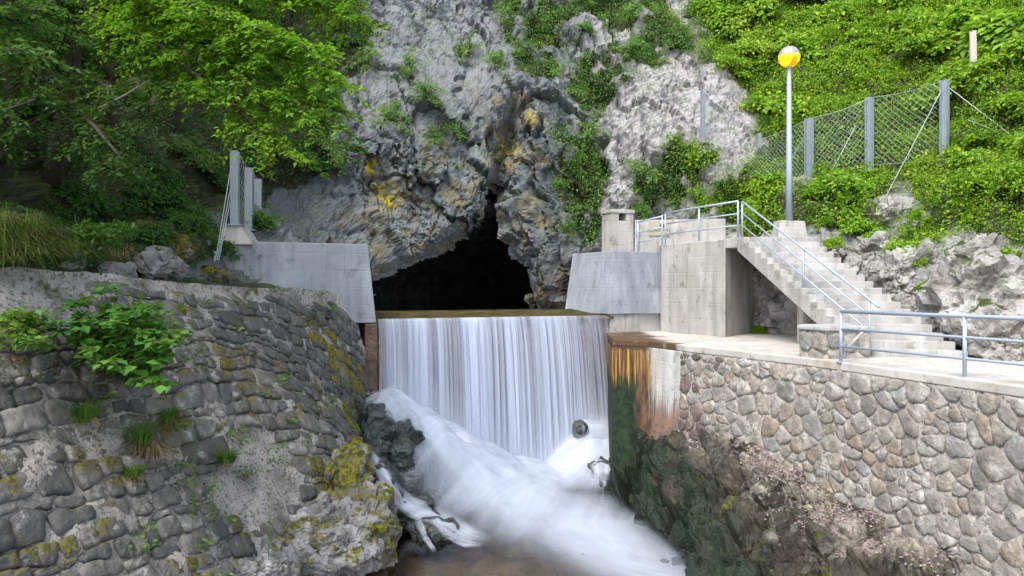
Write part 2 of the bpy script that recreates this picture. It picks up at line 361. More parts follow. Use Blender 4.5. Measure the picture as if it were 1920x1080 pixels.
M = dict(
    cliff=m_cliff(),
    conc=m_concrete("smooth_concrete", (.235, .25, .285), .4),
    conc2=m_concrete("weathered_concrete", (.345, .333, .315), .5),
    conc3=m_concrete("pale_concrete", (.36, .345, .32), .4),
    walk=m_concrete("walkway_concrete", (.42, .395, .36), .15, False, True),
    rust=m_concrete("stained_concrete", (.46, .45, .43), .4, True),
    dam=m_rock("wet_dam_face", [(.05, .03, .022), (.12, .075, .055), (.2, .14, .11)], (.05, .05, .01), .05, rough=.5),
    crest=m_rock("mossy_crest", [(.03, .025, .01), (.07, .05, .02), (.10, .08, .03)], (.05, .05, .01), .1, rough=.8, spec=.1),
    lstone=m_stone("dark_masonry_stone", [(.075, .073, .068), (.12, .114, .105), (.17, .159, .143), (.10, .097, .092), (.25, .236, .215)], .10, (.15, .13, .006), pale=.65, palec=(.34, .325, .305)),
    lstone_m=m_stone("mossy_masonry_stone", [(.09, .088, .08), (.14, .135, .12), (.20, .19, .17)], .27, (.24, .215, .008)),
    lmortar=m_mortar("old_mortar", (.17, .16, .148), (.34, .315, .29), .08),
    lpatch=m_mortar("mortar_patch", (.27, .26, .26), (.38, .37, .37), -.05),
    rstone=m_stone("rubble_stone", [(.25, .235, .215), (.31, .285, .255), (.36, .335, .305), (.32, .28, .235), (.29, .28, .27), (.37, .345, .31), (.32, .25, .195), (.34, .315, .285)], -.1, pale=.75, palec=(.45, .42, .38)),
    rstone_w=m_stone("stained_rubble_stone", [(.16, .11, .10), (.22, .16, .14), (.13, .10, .09)], -.02, (.06, .06, .01), pale=.3),
    rmortar=m_mortar("rubble_mortar", (.32, .295, .26), (.42, .39, .35), -.1),
    bank=m_rock("mossy_wet_rock", [(.02, .025, .018), (.045, .042, .032), (.085, .075, .06)], (.10, .12, .01), .03, .0, .6),
    bankp=m_rock("pale_bank_rock", [(.10, .09, .075), (.20, .18, .16), (.32, .29, .27)], (.11, .12, .01), .08, .5, .8),
    wetrock=m_rock("dark_wet_rock", [(.012, .016, .014), (.028, .034, .03), (.05, .055, .048)], (.03, .05, .008), .0, 0., .4, spec=.5),
    boulder=m_rock("pale_boulder", [(.08, .078, .078), (.17, .165, .165), (.27, .26, .26)], (.14, .13, .01), .13, .6, .85, (.40, .38, .375)),
    boulder_m=m_rock("mossy_boulder", [(.05, .045, .035), (.10, .09, .075), (.20, .19, .175)], (.15, .135, .008), .22, .4, .85, (.32, .30, .29)),
    hillrock=m_rock("pale_hill_rock", [(.09, .084, .075), (.21, .198, .185), (.32, .305, .288)], (.06, .085, .012), .08, .6, .85, (.40, .38, .36)),
    bed=m_rock("river_bed_gravel", [(.05, .041, .032), (.10, .083, .065), (.15, .128, .10)], (.05, .05, .02), -.1, 0, .7),
    galv=m_plain("galvanised_steel", (.29, .33, .40), .55, .25, .12, 12),
    rail=m_plain("painted_rail", (.33, .38, .46), .45, .2, .1, 20),
    post=m_plain("zinc_post", (.25, .29, .32), .55, .3, .2, 5),
    wire=m_plain("wire", (.42, .45, .47), .5, .4),
    wood=m_plain("grey_wood", (.42, .37, .31), .8, 0, .35, 14),
    bark=m_plain("dark_bark", (.045, .036, .027), .9, 0, .5, 9),
    deadwood=m_plain("dead_wood", (.13, .12, .10), .9, 0, .3, 9),
    twig=m_plain("twig", (.08, .06, .04), .9, 0, .4, 9),
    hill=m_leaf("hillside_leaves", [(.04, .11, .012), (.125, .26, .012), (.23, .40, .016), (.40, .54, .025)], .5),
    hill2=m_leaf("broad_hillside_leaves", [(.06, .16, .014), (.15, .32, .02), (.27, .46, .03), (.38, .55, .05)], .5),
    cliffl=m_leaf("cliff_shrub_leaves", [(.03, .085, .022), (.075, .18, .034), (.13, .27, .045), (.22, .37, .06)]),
    bright=m_leaf("bright_beech_leaves", [(.05, .15, .008), (.10, .26, .01), (.17, .37, .012), (.28, .45, .02)], .55),  # bright yellow-green is the leaf colour itself
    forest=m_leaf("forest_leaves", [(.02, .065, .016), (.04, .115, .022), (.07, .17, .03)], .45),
    maple=m_leaf("maple_leaves", [(.03, .11, .018), (.055, .17, .025), (.09, .23, .03)], .4),
    grass=m_leaf("grass_blades", [(.03, .07, .015), (.07, .15, .02), (.14, .24, .03)], .35),
    dgrass=m_leaf("dark_grass_blades", [(.02, .045, .012), (.04, .08, .02), (.06, .10, .03)], .3),
    straw=m_leaf("dry_grass", [(.10, .075, .035), (.19, .14, .07), (.30, .24, .14)], .3),
    petal=m_leaf("fallen_petals", [(.12, .085, .085), (.26, .18, .19), (.38, .29, .31), (.18, .11, .09)], .2, .8),
    fall=m_foam("falling_water", -.06, .20, 6.0, .05, (.50, .55, .68)),
    fall2=m_foam("falling_water_threads", .06, .28, 13., .05, (.60, .65, .77)),
    foam=m_foam("white_water", -.10, .18, 8.5, .2, (.60, .64, .73), .42, bmp=.1),
    mist=m_foam("spray_mist", -.2, .45, 3., 1., (.62, .66, .73), .5, bmp=.02),
    pool=m_water("clear_water", (.80, .74, .62), .12),
    lake=m_water("still_green_water", (.10, .28, .16), .02, .02),
)

# ------------------------------------------------------------------ cliff and hillsides: one rock face, depth Y over (X, Z)
CP = [(900, -350, 37), (600, -300, 36), (1300, -300, 38), (935, 330, 30), (800, 300, 29.3), (700, 200, 29.2), (850, 60, 31.5), (850, -150, 34), (1000, 300, 29.6), (1040, 420, 28.6),
      (1090, 540, 28.2), (980, 430, 29), (650, 450, 27.6), (560, 410, 26.8), (700, 530, 28), (510, 440, 26.2), (750, 0, 31.5), (1200, 200, 29.6), (1300, 250, 29), (1200, 400, 28.4),
      (1340, 300, 28.2), (1100, 100, 31), (1200, 0, 33), (1400, 100, 31), (1400, 300, 27.8), (1400, 430, 27), (1480, 400, 25.6), (1560, 440, 23.8), (1600, 520, 22.2), (1690, 600, 20.2), (1850, 650, 17.6),
      (1750, 500, 20.8), (1900, 500, 18.3), (1920, 300, 21.6), (1700, 350, 24), (1600, 200, 28), (1800, 100, 27), (1900, 0, 29), (1500, 0, 33), (1700, -250, 36), (2150, 620, 13), (2150, 300, 17.5),
      (2150, 0, 24), (2500, 560, 10.5), (2500, 0, 20), (2400, -300, 28), (370, 430, 24.2), (420, 400, 25), (300, 340, 23), (230, 440, 17.5), (100, 440, 15), (0, 450, 13.6), (100, 300, 18.5), (0, 200, 18.5),
      (300, 100, 27), (500, 100, 30), (500, 300, 27.4), (0, 0, 23), (620, 60, 31), (-250, 420, 10.8), (-250, 100, 17), (-250, -300, 26), (200, -300, 32), (600, 250, 28.4)]
cpw = np.array([PX(*c) for c in CP]); cpw = np.vstack([cpw, [[-7, 25.5, -2], [-4, 27.5, -2], [0, 29, -3], [4, 28, -2], [9, 24.5, 0], [13, 15.5, -1], [-12, 12.5, -2], [17, 11, -1]]])
def _tps(r2): return .5 * r2 * np.log(r2 + 1e-9)
_n = len(cpw); _A = np.zeros((_n + 3, _n + 3)); _xz = cpw[:, [0, 2]]
_A[:_n, :_n] = _tps(((_xz[:, None] - _xz[None]) ** 2).sum(-1)) + np.eye(_n) * .6
_A[:_n, _n] = 1; _A[:_n, _n + 1:] = _xz; _A[_n, :_n] = 1; _A[_n + 1:, :_n] = _xz.T
_w = np.linalg.solve(_A, np.concatenate([cpw[:, 1], np.zeros(3)]))
def base_Y(X, Z):
    o = _w[_n] + _w[_n + 1] * X + _w[_n + 2] * Z
    for k in range(_n): o = o + _w[k] * _tps((X - _xz[k, 0]) ** 2 + (Z - _xz[k, 1]) ** 2)
    return o
# left masonry wall plane (needed to keep the terrain behind it)
LA = np.array([-3.54, -9.5, .5]); LA /= np.linalg.norm(LA)
LN = np.array([.82, -.28, .49]); LN -= LA * (LN @ LA); LN /= np.linalg.norm(LN)
LB = np.cross(LA, LN); LB *= -np.sign(LB[2]); LO = np.array([-5.03, 22.0, 1.33])

CAVE = [(685, 615), (690, 532), (750, 500), (840, 466), (872, 440), (906, 424), (919, 358), (938, 356), (940, 414), (951, 450), (962, 480), (988, 497), (989, 615)]
cave_w = [tuple(PX(x, y, 29)[[0, 2]]) for x, y in CAVE]
dx = .075
gx = np.arange(-21, 22.01, dx); gz = np.arange(-5.2, 25, dx)
GZ, GX = np.meshgrid(gz, gx, indexing='ij'); X, Z = GX.ravel(), GZ.ravel()
Y = np.clip(base_Y(X, Z), 8, 48)
Y = np.maximum(Y, 9 + 0 * Y)
Yw = LO[1] + (-(X - LO[0]) * LN[0] - (np.minimum(Z, 1.5) - LO[2]) * LN[2]) / LN[1]           # wall plane depth
P0 = np.stack([X, Y, Z], 1)
ex = np.gradient(Y.reshape(GX.shape), dx, axis=1).ravel(); ez = np.gradient(Y.reshape(GX.shape), dx, axis=0).ravel()
N0 = np.stack([ex, -np.ones_like(ex), ez], 1); N0 /= np.linalg.norm(N0, axis=1)[:, None]
# rock structure: slanted beds, blocks and cracks; strongest on the bare centre
tilt = np.stack([P0[:, 0] * .9 + P0[:, 2] * .35, P0[:, 1] * .6, P0[:, 2] * .32 - P0[:, 0] * .2], 1)
wp = .35 * np.stack([fbm(P0 * .7, 3, 5), fbm(P0 * .7 + 9, 3, 6), fbm(P0 * .7 + 19, 3, 7)], 1)
f1, e1 = facets(tilt * .62 + wp, 3, 1.1); f2, e2 = facets(tilt * 1.45 + 4 + wp * 1.4, 8, 1.1); f3, e3 = facets(tilt * 3.6 + wp * 2, 13, 1.1)
rocky = sstep(-9, -5, X) * (.78 - .38 * sstep(3.2, 5.5, X) * sstep(3, 4.5, Z)) * (1 - .75 * sstep(8, 10, X))
d = .75 * fbm(P0 * .22, 3, 1) + rocky * (.75 * f1 - .30 * (1 - sstep(0, .10, e1)) + .24 * f2 - .16 * (1 - sstep(0, .10, e2)) + .08 * f3 - .05 * (1 - sstep(0, .12, e3))
     + .20 * (ridged(tilt * [1.3, 1.3, .7], 4, 21) - .8)) + .15 * fbm(P0 * 1.7, 4, 31) + .04 * fbm(P0 * 5, 3, 41)
slab = np.exp(-(((X + 3.0) / 3.2) ** 2 + ((Z - 10.5) / 3.2) ** 2))                 # smooth slab high above the cave
d *= 1 - .8 * slab
cx, cz = X, Z
ins = in_poly(cx, cz, cave_w); cd = poly_dist(cx, cz, cave_w) * np.where(ins, 1, -1)
cdn = cd + .16 * fbm(P0 * 1.6, 4, 55)
cave = sstep(-.02, .17, cdn)
d = d + .5 * np.exp(-((cdn + .7) / .8) ** 2) * (Z > 1)                               # bulging lip round the mouth
P1 = P0 + N0 * d[:, None]
P1[:, 1] += .45 * sstep(-.5, .06, cdn) ** 2                                          # lip rolls in; the mouth itself is cut out below
# cleft running up from the cave mouth
cl_x = -.5 + .10 * (Z - 5.4) + .25 * pnoise(np.stack([Z * .7, Z * 0, Z * 0], 1), 5)
P1[:, 1] += 1.5 * np.exp(-((X - cl_x - .2) / .38) ** 2) * sstep(4.5, 5.5, Z) * (1 - sstep(7.5, 9.5, Z))
ppx, ppy = to_px(P1)
left = (X < -3.6) & (Z < 1.9)
P1[:, 1] = np.where(left, np.maximum(P1[:, 1], Yw + .55), P1[:, 1])
rw = (X > 2.5) & (Z < 0.2); P1[:, 1] = np.where(rw, np.maximum(P1[:, 1], np.interp(X, [2.5, 5, 9, 11, 14, 22], [28, 27, 25.5, 20, 15.5, 11])), P1[:, 1])
# where plants and earth cover the rock (outlined in photo pixels, carried to the surface)
VEG = dict(
    hill=[(1290, -400), (2600, -400), (2600, 560), (1920, 480), (1850, 478), (1790, 440), (1730, 520), (1690, 470), (1560, 452), (1510, 440), (1420, 446), (1340, 425), (1330, 340), (1425, 285), (1415, 215), (1345, 135), (1300, 105)],
    top=[(955, -400), (1295, -400), (1300, 110), (1230, 128), (1165, 185), (1130, 255), (1085, 225), (1050, 160), (965, 135), (935, 60)],
    vine=[(1050, 250), (1125, 230), (1150, 330), (1135, 400), (1110, 455), (1060, 450), (1040, 330)],
    low=[(1165, 350), (1270, 250), (1335, 280), (1335, 405), (1190, 402)],
    left=[(-800, -400), (560, -400), (690, 60), (680, 130), (600, 210), (620, 300), (520, 370), (490, 425), (380, 400), (440, 470), (250, 530), (-800, 560)])
ROCKS = [[(1610, 385), (1700, 335), (1745, 405), (1660, 455)], [(1580, 478), (1700, 465), (1745, 540), (1680, 580), (1550, 500)], [(1800, 455), (1880, 460), (1930, 540), (1930, 650), (1740, 610)],
         [(1480, 335), (1530, 335), (1530, 365), (1480, 360)], [(1130, 130), (1230, 120), (1340, 140), (1420, 215), (1400, 300), (1330, 260), (1250, 250), (1180, 330), (1140, 300)]]
veg = np.zeros(len(X))
for k, pl in VEG.items():
    dd = poly_dist(ppx, ppy, pl) * np.where(in_poly(ppx, ppy, pl), 1, -1); veg = np.maximum(veg, sstep(-12, 25, dd + 22 * fbm(P0 * .9, 3, 70)) * (1 if k in ('hill', 'left') else sstep(-.25, .3, fbm(P0 * .75, 3, 71) + (.16 if k == 'top' else .38))))
for pl in ROCKS:
    dd = poly_dist(ppx, ppy, pl) * np.where(in_poly(ppx, ppy, pl), 1, -1); veg *= 1 - sstep(-10, 18, dd - (14 if pl is ROCKS[-1] else 0) + (48 if pl is ROCKS[-1] else 18) * fbm(P0 * 1.1, 3, 75))
def spots(lst):
    o = np.zeros(len(X))
    for x, y, r in lst: o = np.maximum(o, 1 - sstep(.3 * r, r, np.hypot(ppx - x, ppy - y)))
    return o
pale = np.clip(sstep(1030, 1180, ppx) * (1 - .15 * sstep(1420, 1500, ppx)) + .3 * spots([(830, 80, 220), (700, 150, 120)]), 0, 1)
lichen = spots([(722, 368, 42), (700, 315, 25)]) + .55 * spots([(955, 290, 40), (1000, 220, 25), (1010, 300, 20)])
ochre = spots([(940, 290, 110), (850, 330, 150), (780, 400, 150), (700, 480, 140), (950, 200, 90), (1000, 400, 110), (900, 400, 90)]) * .6
wet = spots([(1050, 560, 95), (1010, 580, 80), (720, 580, 60)])
CF = grid_faces(len(gz), len(gx)); CF = CF[~(cdn[CF] > .02).all(1)]
me = np_mesh("cliff", P1, CF, False, None, dict(soil=np.maximum(veg, 0) * np.where(X < -5, 1., .8), pale=pale, lichen=lichen, ochre=ochre, wet=wet))
cliff = tag(link("cliff_terrain", me, M['cliff']), "grey limestone cliff with a dark cave mouth and wooded slopes", "cliff", kind="structure")
bvh = BVHTree.FromPolygons([tuple(p) for p in P1], [tuple(int(i) for i in f) for f in CF])
# the cave behind the mouth: a rock passage that bends away from the daylight
cw = np.array(cave_w); seg = np.linalg.norm(np.roll(cw, -1, 0) - cw, axis=1); cum = np.concatenate([[0], np.cumsum(seg)]); tq = np.linspace(0, cum[-1], 200, endpoint=False)
ring = np.stack([np.interp(tq, cum, np.append(cw[:, k], cw[0, k])) for k in (0, 1)], 1); cen = np.array([-1.6, 1.0]); tg = np.roll(ring, -1, 0) - np.roll(ring, 1, 0); on = np.stack([tg[:, 1], -tg[:, 0]], 1); on /= np.linalg.norm(on, axis=1)[:, None]
if ((on * (ring - ring.mean(0))).sum(1)).mean() < 0: on = -on
ring = ring + on * .34; Yg = P1[:, 1].reshape(GX.shape); ii = np.clip(np.round((ring[:, 1] - gz[0]) / dx).astype(int), 0, len(gz) - 1); jj = np.clip(np.round((ring[:, 0] - gx[0]) / dx).astype(int), 0, len(gx) - 1); ry = Yg[ii, jj] + .12
TV = []; nt = 90
for q in np.linspace(0, 1, nt):
    sc_q = 1 + .55 * float(sstep(0, .22, q)) - .7 * max(0., q - .6); c_ = ring * sc_q + cen * (1 - sc_q); y_ = ry * (1 - min(q * 4, 1)) + ry.mean() * min(q * 4, 1) + 32 * q; TV.append(np.stack([c_[:, 0] + 9 * q ** 3, y_, c_[:, 1]], 1))
TV = np.concatenate(TV); qq = np.repeat(np.linspace(0, 1, nt), 200); nrm2 = np.tile(np.stack([on[:, 0], 0 * on[:, 0], on[:, 1]], 1), (nt, 1))
f_a, _ = facets(TV * .8, 91, 1.1); f_b, _ = facets(TV * 2.2, 93, 1.1); TV = TV + nrm2 * ((.30 * f_a + .13 * f_b + .2 * fbm(TV * .9, 3, 94)) * sstep(.01, .08, qq))[:, None]
r_, c_ = np.meshgrid(np.arange(nt - 1), np.arange(200), indexing='ij'); r_, c_ = r_.ravel(), c_.ravel(); TF = np.stack([r_ * 200 + c_, r_ * 200 + (c_ + 1) % 200, (r_ + 1) * 200 + (c_ + 1) % 200, (r_ + 1) * 200 + c_], 1)
cap = len(TV); TV = np.vstack([TV, TV[-200:].mean(0, keepdims=True)]); kk = np.arange(200); e0 = (nt - 1) * 200; TF = np.vstack([TF, np.stack([e0 + kk, e0 + (kk + 1) % 200, np.full(200, cap), np.full(200, cap)], 1)[:, :4]])
capf = [(int(e0 + k), int(e0 + (k + 1) % 200), cap) for k in range(200)]; TF = TF[:-200]
cm_ = bpy.data.meshes.new("cave_passage"); cm_.from_pydata([tuple(p) for p in TV], [], [tuple(int(i) for i in f) for f in TF] + capf)
tag(link("cave_terrain", cm_, M['cliff']), "rock passage leading back from the cave mouth", "cave", kind="structure")
def hit(px, py):
    v = Vector(((px - 960) / F, 1, -(py - 540) / F)).normalized(); h = bvh.ray_cast(Vector((0, 0, EYE)), v)
    return (np.array(h[0]), np.array(h[1])) if h[0] is not None else (PX(px, py, 27), np.array([0, -1., 0]))
# ------------------------------------------------------------------ dam, abutments, walkway, stairs
DL, DR = np.array([-4.06, 22.4]), np.array([3.28, 25.5])
DU = (DR - DL) / np.linalg.norm(DR - DL); DQ = np.array([DU[1], -DU[0]])            # along the crest; downstream
DW = np.linalg.norm(DR - DL); CREST = .57
def dam(c, r, z): p = DL + DU * c + DQ * r; return (p[0], p[1], z)
wr = empty("dam_weir", dam(DW / 2, 0, -5)); o0 = dam(DW / 2, 0, -5)
m = MB(); m.prism([dam(-.3, -.05, -5.3), dam(DW + .25, -.05, -5.3), dam(DW + .25, -2.2, -5.3), dam(-.3, -2.2, -5.3)], [dam(-.3, -.12, CREST - .1), dam(DW + .25, -.12, CREST - .1), dam(DW + .25, -2.2, CREST - .1), dam(-.3, -2.2, CREST - .1)])
f = m.build("dam_face", M['dam'], wr); f.location = sub((0, 0, 0), o0)
m = MB(); m.prism([dam(-.3, .0, CREST - .1), dam(DW + .25, .0, CREST - .1), dam(DW + .25, -2.25, CREST - .1), dam(-.3, -2.25, CREST - .1)], [dam(-.3, -.06, CREST - .015), dam(DW + .25, -.06, CREST - .015), dam(DW + .25, -2.25, CREST + .19), dam(-.3, -2.25, CREST + .19)])
f = m.build("crest_sill", M['crest'], wr); f.location = sub((0, 0, 0), o0)
tag(wr, "low concrete weir across the river, brown and mossy along its crest", "weir")
lk = MB(); lk.add([dam(-1.5, -2.1, CREST + .185), dam(DW + 2.5, -2.1, CREST + .185), (16, 64, CREST + .185), (-12, 64, CREST + .185)], [(0, 1, 2, 3)])
tag(lk.build("reservoir_water", M['lake']), kind="structure")
lk = MB(); lk.add([dam(-1.5, -1.9, CREST - 1), dam(DW + 2.5, -1.9, CREST - 1), (16, 64, CREST - 1), (-12, 64, CREST - 1)], [(0, 1, 2, 3)])
tag(lk.build("reservoir_bed_ground", M['bed']), kind="structure")

# left abutment: long plate with a raking right end
def AB(c, r, z): return dam(c, r, z)
ab = empty("abutment_wall", dam(-2.5, -.5, 0)); o0 = np.array(dam(-2.5, -.5, 0))
m = MB(); m.prism([AB(-5.6, .06, .48), AB(-.02, .06, .48), AB(-.02, -1.3, .48), AB(-5.6, -1.3, .48)], [AB(-5.6, .0, 2.83), AB(-.27, .0, 2.83), AB(-.27, -1.1, 2.83), AB(-5.6, -1.1, 2.83)])
m.v = [tuple(np.array(p) - o0) for p in m.v]
# right end: vertical foot, raking above
m.build("wall_plate", M['conc'], ab, bevel=.03)
m = MB(); m.prism([AB(-5.2, .02, .9), AB(-3.2, .45, .9), AB(-2.6, .05, .9), AB(-5.2, .0, .9)], [AB(-5.1, .02, 1.75), AB(-4.2, .35, 1.62), AB(-3.0, .05, 1.35), AB(-5.1, .0, 1.75)])
m.v = [tuple(np.array(p) - o0) for p in m.v]; m.build("mortar_haunch", M['conc3'], ab, bevel=.04)
m = MB(); m.slab([AB(-.35, .02, 0)[:2], AB(-.0, .1, 0)[:2], AB(.02, -1.0, 0)[:2], AB(-.35, -1.0, 0)[:2]], -5, .45)
m.v = [tuple(np.array(p) - o0) for p in m.v]; m.build("stained_foot", M['dam'], ab, bevel=.03)
tag(ab, "long pale grey concrete abutment wall with a raking end left of the weir", "wall")

# right abutment block with raking faces on a stained plinth
ra = empty("abutment_block", dam(DW + 1, -.5, 0)); o0 = np.array(dam(DW + 1, -.5, 0))
m = MB(); m.prism([AB(DW + .03, .02, .62), AB(DW + 2.3, .02, .62), AB(DW + 2.3, -2.6, .62), AB(DW - .35, -2.6, .62)], [AB(DW + .33, -.2, 2.8), AB(DW + 2.28, -.2, 2.8), AB(DW + 2.28, -2.6, 2.8), AB(DW - .0, -2.6, 2.8)])
m.v = [tuple(np.array(p) - o0) for p in m.v]; m.build("raking_block", M['conc'], ra, bevel=.03)
m = MB(); m.prism([AB(DW + .12, -.06, -5), AB(DW + 1.25, -.06, -5), AB(DW + 1.25, -2.2, -5), AB(DW + .12, -2.2, -5)], [AB(DW + .12, -.06, .617), AB(DW + 1.25, -.06, .617), AB(DW + 1.25, -2.2, .617), AB(DW + .12, -2.2, .617)])
m.v = [tuple(np.array(p) - o0) for p in m.v]; m.build("plinth", M['conc3'], ra, bevel=.02)
m = MB(); m.prism([AB(DW + 1.26, -.25, -1), AB(DW + 2.3, -.25, -1), AB(DW + 2.3, -2.2, -1), AB(DW + 1.26, -2.2, -1)], [AB(DW + 1.26, -.25, .616), AB(DW + 2.3, -.25, .616), AB(DW + 2.3, -2.2, .616), AB(DW + 1.26, -2.2, .616)])
m.v = [tuple(np.array(p) - o0) for p in m.v]; m.build("stained_recess", M['rust'], ra)
tag(ra, "blue grey concrete abutment block with raking faces right of the weir", "abutment")

# small pillar with a square opening on the block
pc = np.array([3.86, 27.3]); pl = empty("concrete_pillar", (pc[0], pc[1], 2.8))
def rect(c, hx, hy, a=.40): 
    u = np.array([math.cos(a), math.sin(a)]); v = np.array([-u[1], u[0]]); return [tuple(c + u * sx * hx + v * sy * hy) for sx, sy in ((-1, -1), (1, -1), (1, 1), (-1, 1))]
def pb(name, hx, hy, z0, z1, mat, off=(0, 0), bev=.02):
    m = MB(); m.slab([(p[0] + off[0], p[1] + off[1]) for p in rect(np.zeros(2), hx, hy)], z0, z1); return m.build(name, M[mat], pl, bevel=bev)
pb("shaft", .47, .35, -.3, 1.15, 'conc3')
u_ = np.array([math.cos(.4), math.sin(.4)])
pb("jamb", .16, .34, 1.152, 1.42, 'conc3', u_ * -.30); pb("jamb", .15, .34, 1.152, 1.42, 'conc3', u_ * .31)
pb("cap", .5, .38, 1.422, 1.56, 'conc3')
pb("opening_shade_panel", .14, .05, 1.155, 1.42, 'wetrock', np.array([-u_[1], u_[0]]) * .25, 0)  # dark panel standing in for the shade inside the square opening
tag(pl, "small concrete pillar with a square opening near its top beside the cliff", "pillar")

# walkway slab and the retaining wall below it
EDGE0 = np.array([(3.88, 21.3), (4.55, 19.9), (5.5, 18.0), (6.44, 16.1), (7.2, 13.9), (7.89, 11.5), (8.6, 9.0), (9.4, 6.2)])
_s = np.concatenate([[0], np.cumsum(np.hypot(*np.diff(EDGE0, axis=0).T))])
def edge(s): return np.array([np.interp(s, _s, EDGE0[:, 0]), np.interp(s, _s, EDGE0[:, 1])])
def edge_n(s):
    t = edge(min(s + .6, _s[-1])) - edge(max(s - .6, 0)); t /= np.linalg.norm(t); return np.array([t[1], -t[0]]) * 1.0
B = np.array([2.97, 21.9])
es = np.linspace(0, _s[-1], 34); front = [tuple(edge(s)) for s in es]
m = MB(); m.slab([tuple(B)] + front + [(17, 6.2), (17, 22), (8, 31), (3.35, 27.5)], -.17, 0)
tag(m.build("walkway_pavement", M['walk'], bevel=.02), "pale concrete walkway along the top of the rubble wall", "walkway", kind="structure")
rw_o = np.array([6.4, 16.5, -4])
m = MB(); off = [tuple(edge(s) - edge_n(s) * -.0 + np.array([.07, .03])) for s in es]
m.slab([tuple(B + np.array([.05, .04]))] + off + [(16.9, 6.3), (16.9, 21.9), (8, 30.9), (3.4, 27.4)], -5.4, -.172)
rwall = m.build("retaining_wall", M['rmortar'], origin=rw_o)
tag(rwall, "rubble stone retaining wall with pale mortar below the walkway", "wall")
m = MB(); s1 = 1.55
ou = [B, edge(0)] + [edge(s) for s in np.linspace(.2, s1, 6)]; inn = [p + np.array([.5, .5]) for p in ou]
pol = [tuple(p + np.array([-.03, -.03])) for p in ou] + [tuple(p) for p in reversed(inn)]
m.slab(pol, -5.3, -.175); m.v = [tuple(np.array(p) - rw_o) for p in m.v]; m.build("concrete_end", M['rust'], rwall, bevel=.02)
m = MB(); m.slab([(B[0] - .03, B[1]), (B[0] + .3, B[1] + .05), (3.6, 26), (3.28, 26)], -5.3, -.176); m.v = [tuple(np.array(p) - rw_o) for p in m.v]; m.build("river_side_face", M['rust'], rwall)

# ---- Voronoi masonry
def voronoi(seeds, box, aniso=(1, 1), reach=2.2):
    S = np.array(seeds) * aniso; cells = []
    x0, y0, x1, y1 = box[0] * aniso[0], box[1] * aniso[1], box[2] * aniso[0], box[3] * aniso[1]
    for i, p in enumerate(S):
        poly = [(x0, y0), (x1, y0), (x1, y1), (x0, y1)]
        dd = np.hypot(*(S - p).T); idx = np.argsort(dd)[1:28]
        for j in idx:
            if dd[j] > reach: break
            q = S[j]; mid = (p + q) / 2; nv = q - p; out = []
            for k in range(len(poly)):
                a = np.array(poly[k]); b = np.array(poly[(k + 1) % len(poly)]); da = (a - mid) @ nv; db = (b - mid) @ nv
                if da <= 0: out.append(tuple(a))
                if (da < 0 < db) or (db < 0 < da): out.append(tuple(a + (b - a) * (da / (da - db))))
            poly = out
            if len(poly) < 3: break
        cells.append(np.array(poly) / aniso if len(poly) >= 3 else None)
    return cells
def stone_mesh(poly, fn, gap, high, seed, rough=1.):
    """poly in wall coords -> rounded uneven stone, vertices relative to its centre"""
    c = poly.mean(0); q = np.array(poly)
    r = np.random.default_rng(seed)
    for w_ in (.14, .25):                                # knock the corners off
        nx = np.roll(q, -1, 0); q = np.stack([q * (1 - w_) + nx * w_, q * w_ + nx * (1 - w_)], 1).reshape(-1, 2)
    L = np.linalg.norm(q - c, axis=1); n = 20
    ang = np.unwrap(np.arctan2(q[:, 1] - c[1], q[:, 0] - c[0])); o = np.argsort(ang); ta = np.linspace(-math.pi, math.pi, n, endpoint=False)
    rad = np.interp(ta, np.concatenate([ang[o] - 2 * math.pi, ang[o], ang[o] + 2 * math.pi]), np.tile(L[o], 3))
    rad = np.maximum(rad - gap, .04) * (1 + .035 * rough * r.normal(size=n))
    rings = [(1.03, -.10), (1.0, .45 * high), (.91, .9 * high), (.55, high)]
    V = []; tl = r.normal(0, .16, 2) * rough
    for sc_, h in rings:
        for k in range(n):
            p = c + np.array([math.cos(ta[k]), math.sin(ta[k])]) * rad[k] * sc_
            hh = h if h < 0 else h * (1 + (p - c) @ tl / max(rad.mean(), .05) * .8) + r.normal(0, .16 * high) * rough * (h > .1 * high)
            V.append((p[0], p[1], hh))
    V.append((c[0], c[1], high * (1 + r.normal(0, .12))))
    V = np.array(V); W = np.array([fn(*p) for p in V]); ctr = fn(c[0], c[1], 0.)
    fs = []
    for i in range(len(rings) - 1):
        for k in range(n): fs.append((i * n + k, i * n + (k + 1) % n, (i + 1) * n + (k + 1) % n, (i + 1) * n + k))
    b = (len(rings) - 1) * n
    fs += [(b + k, b + (k + 1) % n, len(V) - 1) for k in range(n)]
    return W - ctr, fs, ctr
def make_stones(cells, fn, parent, po, mats, gap, high, flip=False, seed=0, limit=290):
    items = []
    for i, pc_ in enumerate(cells):
        if pc_ is None: continue
        W, fs, ctr = stone_mesh(pc_, fn, gap, high * R.uniform(.7, 1.35), seed + i)
        x_, y_ = to_px(W + ctr); on = (x_.max() > -15) & (x_.min() < 1935) & (y_.min() < 1095)
        items.append(((np.ptp(x_) * np.ptp(y_)) if on else 0, i, W, fs, ctr))
    items.sort(key=lambda t_: -t_[0]); rest = MB()
    for k, (a, i, W, fs, ctr) in enumerate(items):
        if flip: fs = [tuple(reversed(f_)) for f_ in fs]
        if k < limit and a > 0:
            me = bpy.data.meshes.new("stone"); me.from_pydata([tuple(p) for p in W], [], fs)
            me.polygons.foreach_set("use_smooth", [True] * len(me.polygons)); link("stone", me, M[mats(cells[i].mean(0))], parent, tuple(ctr - po))
        else: rest.add(W + ctr - po, fs)
    if rest.v:
        o = rest.build("far_stones", M[mats(np.array([8., 4.]))], parent, smooth=True); o["kind"] = "stuff"
    return items
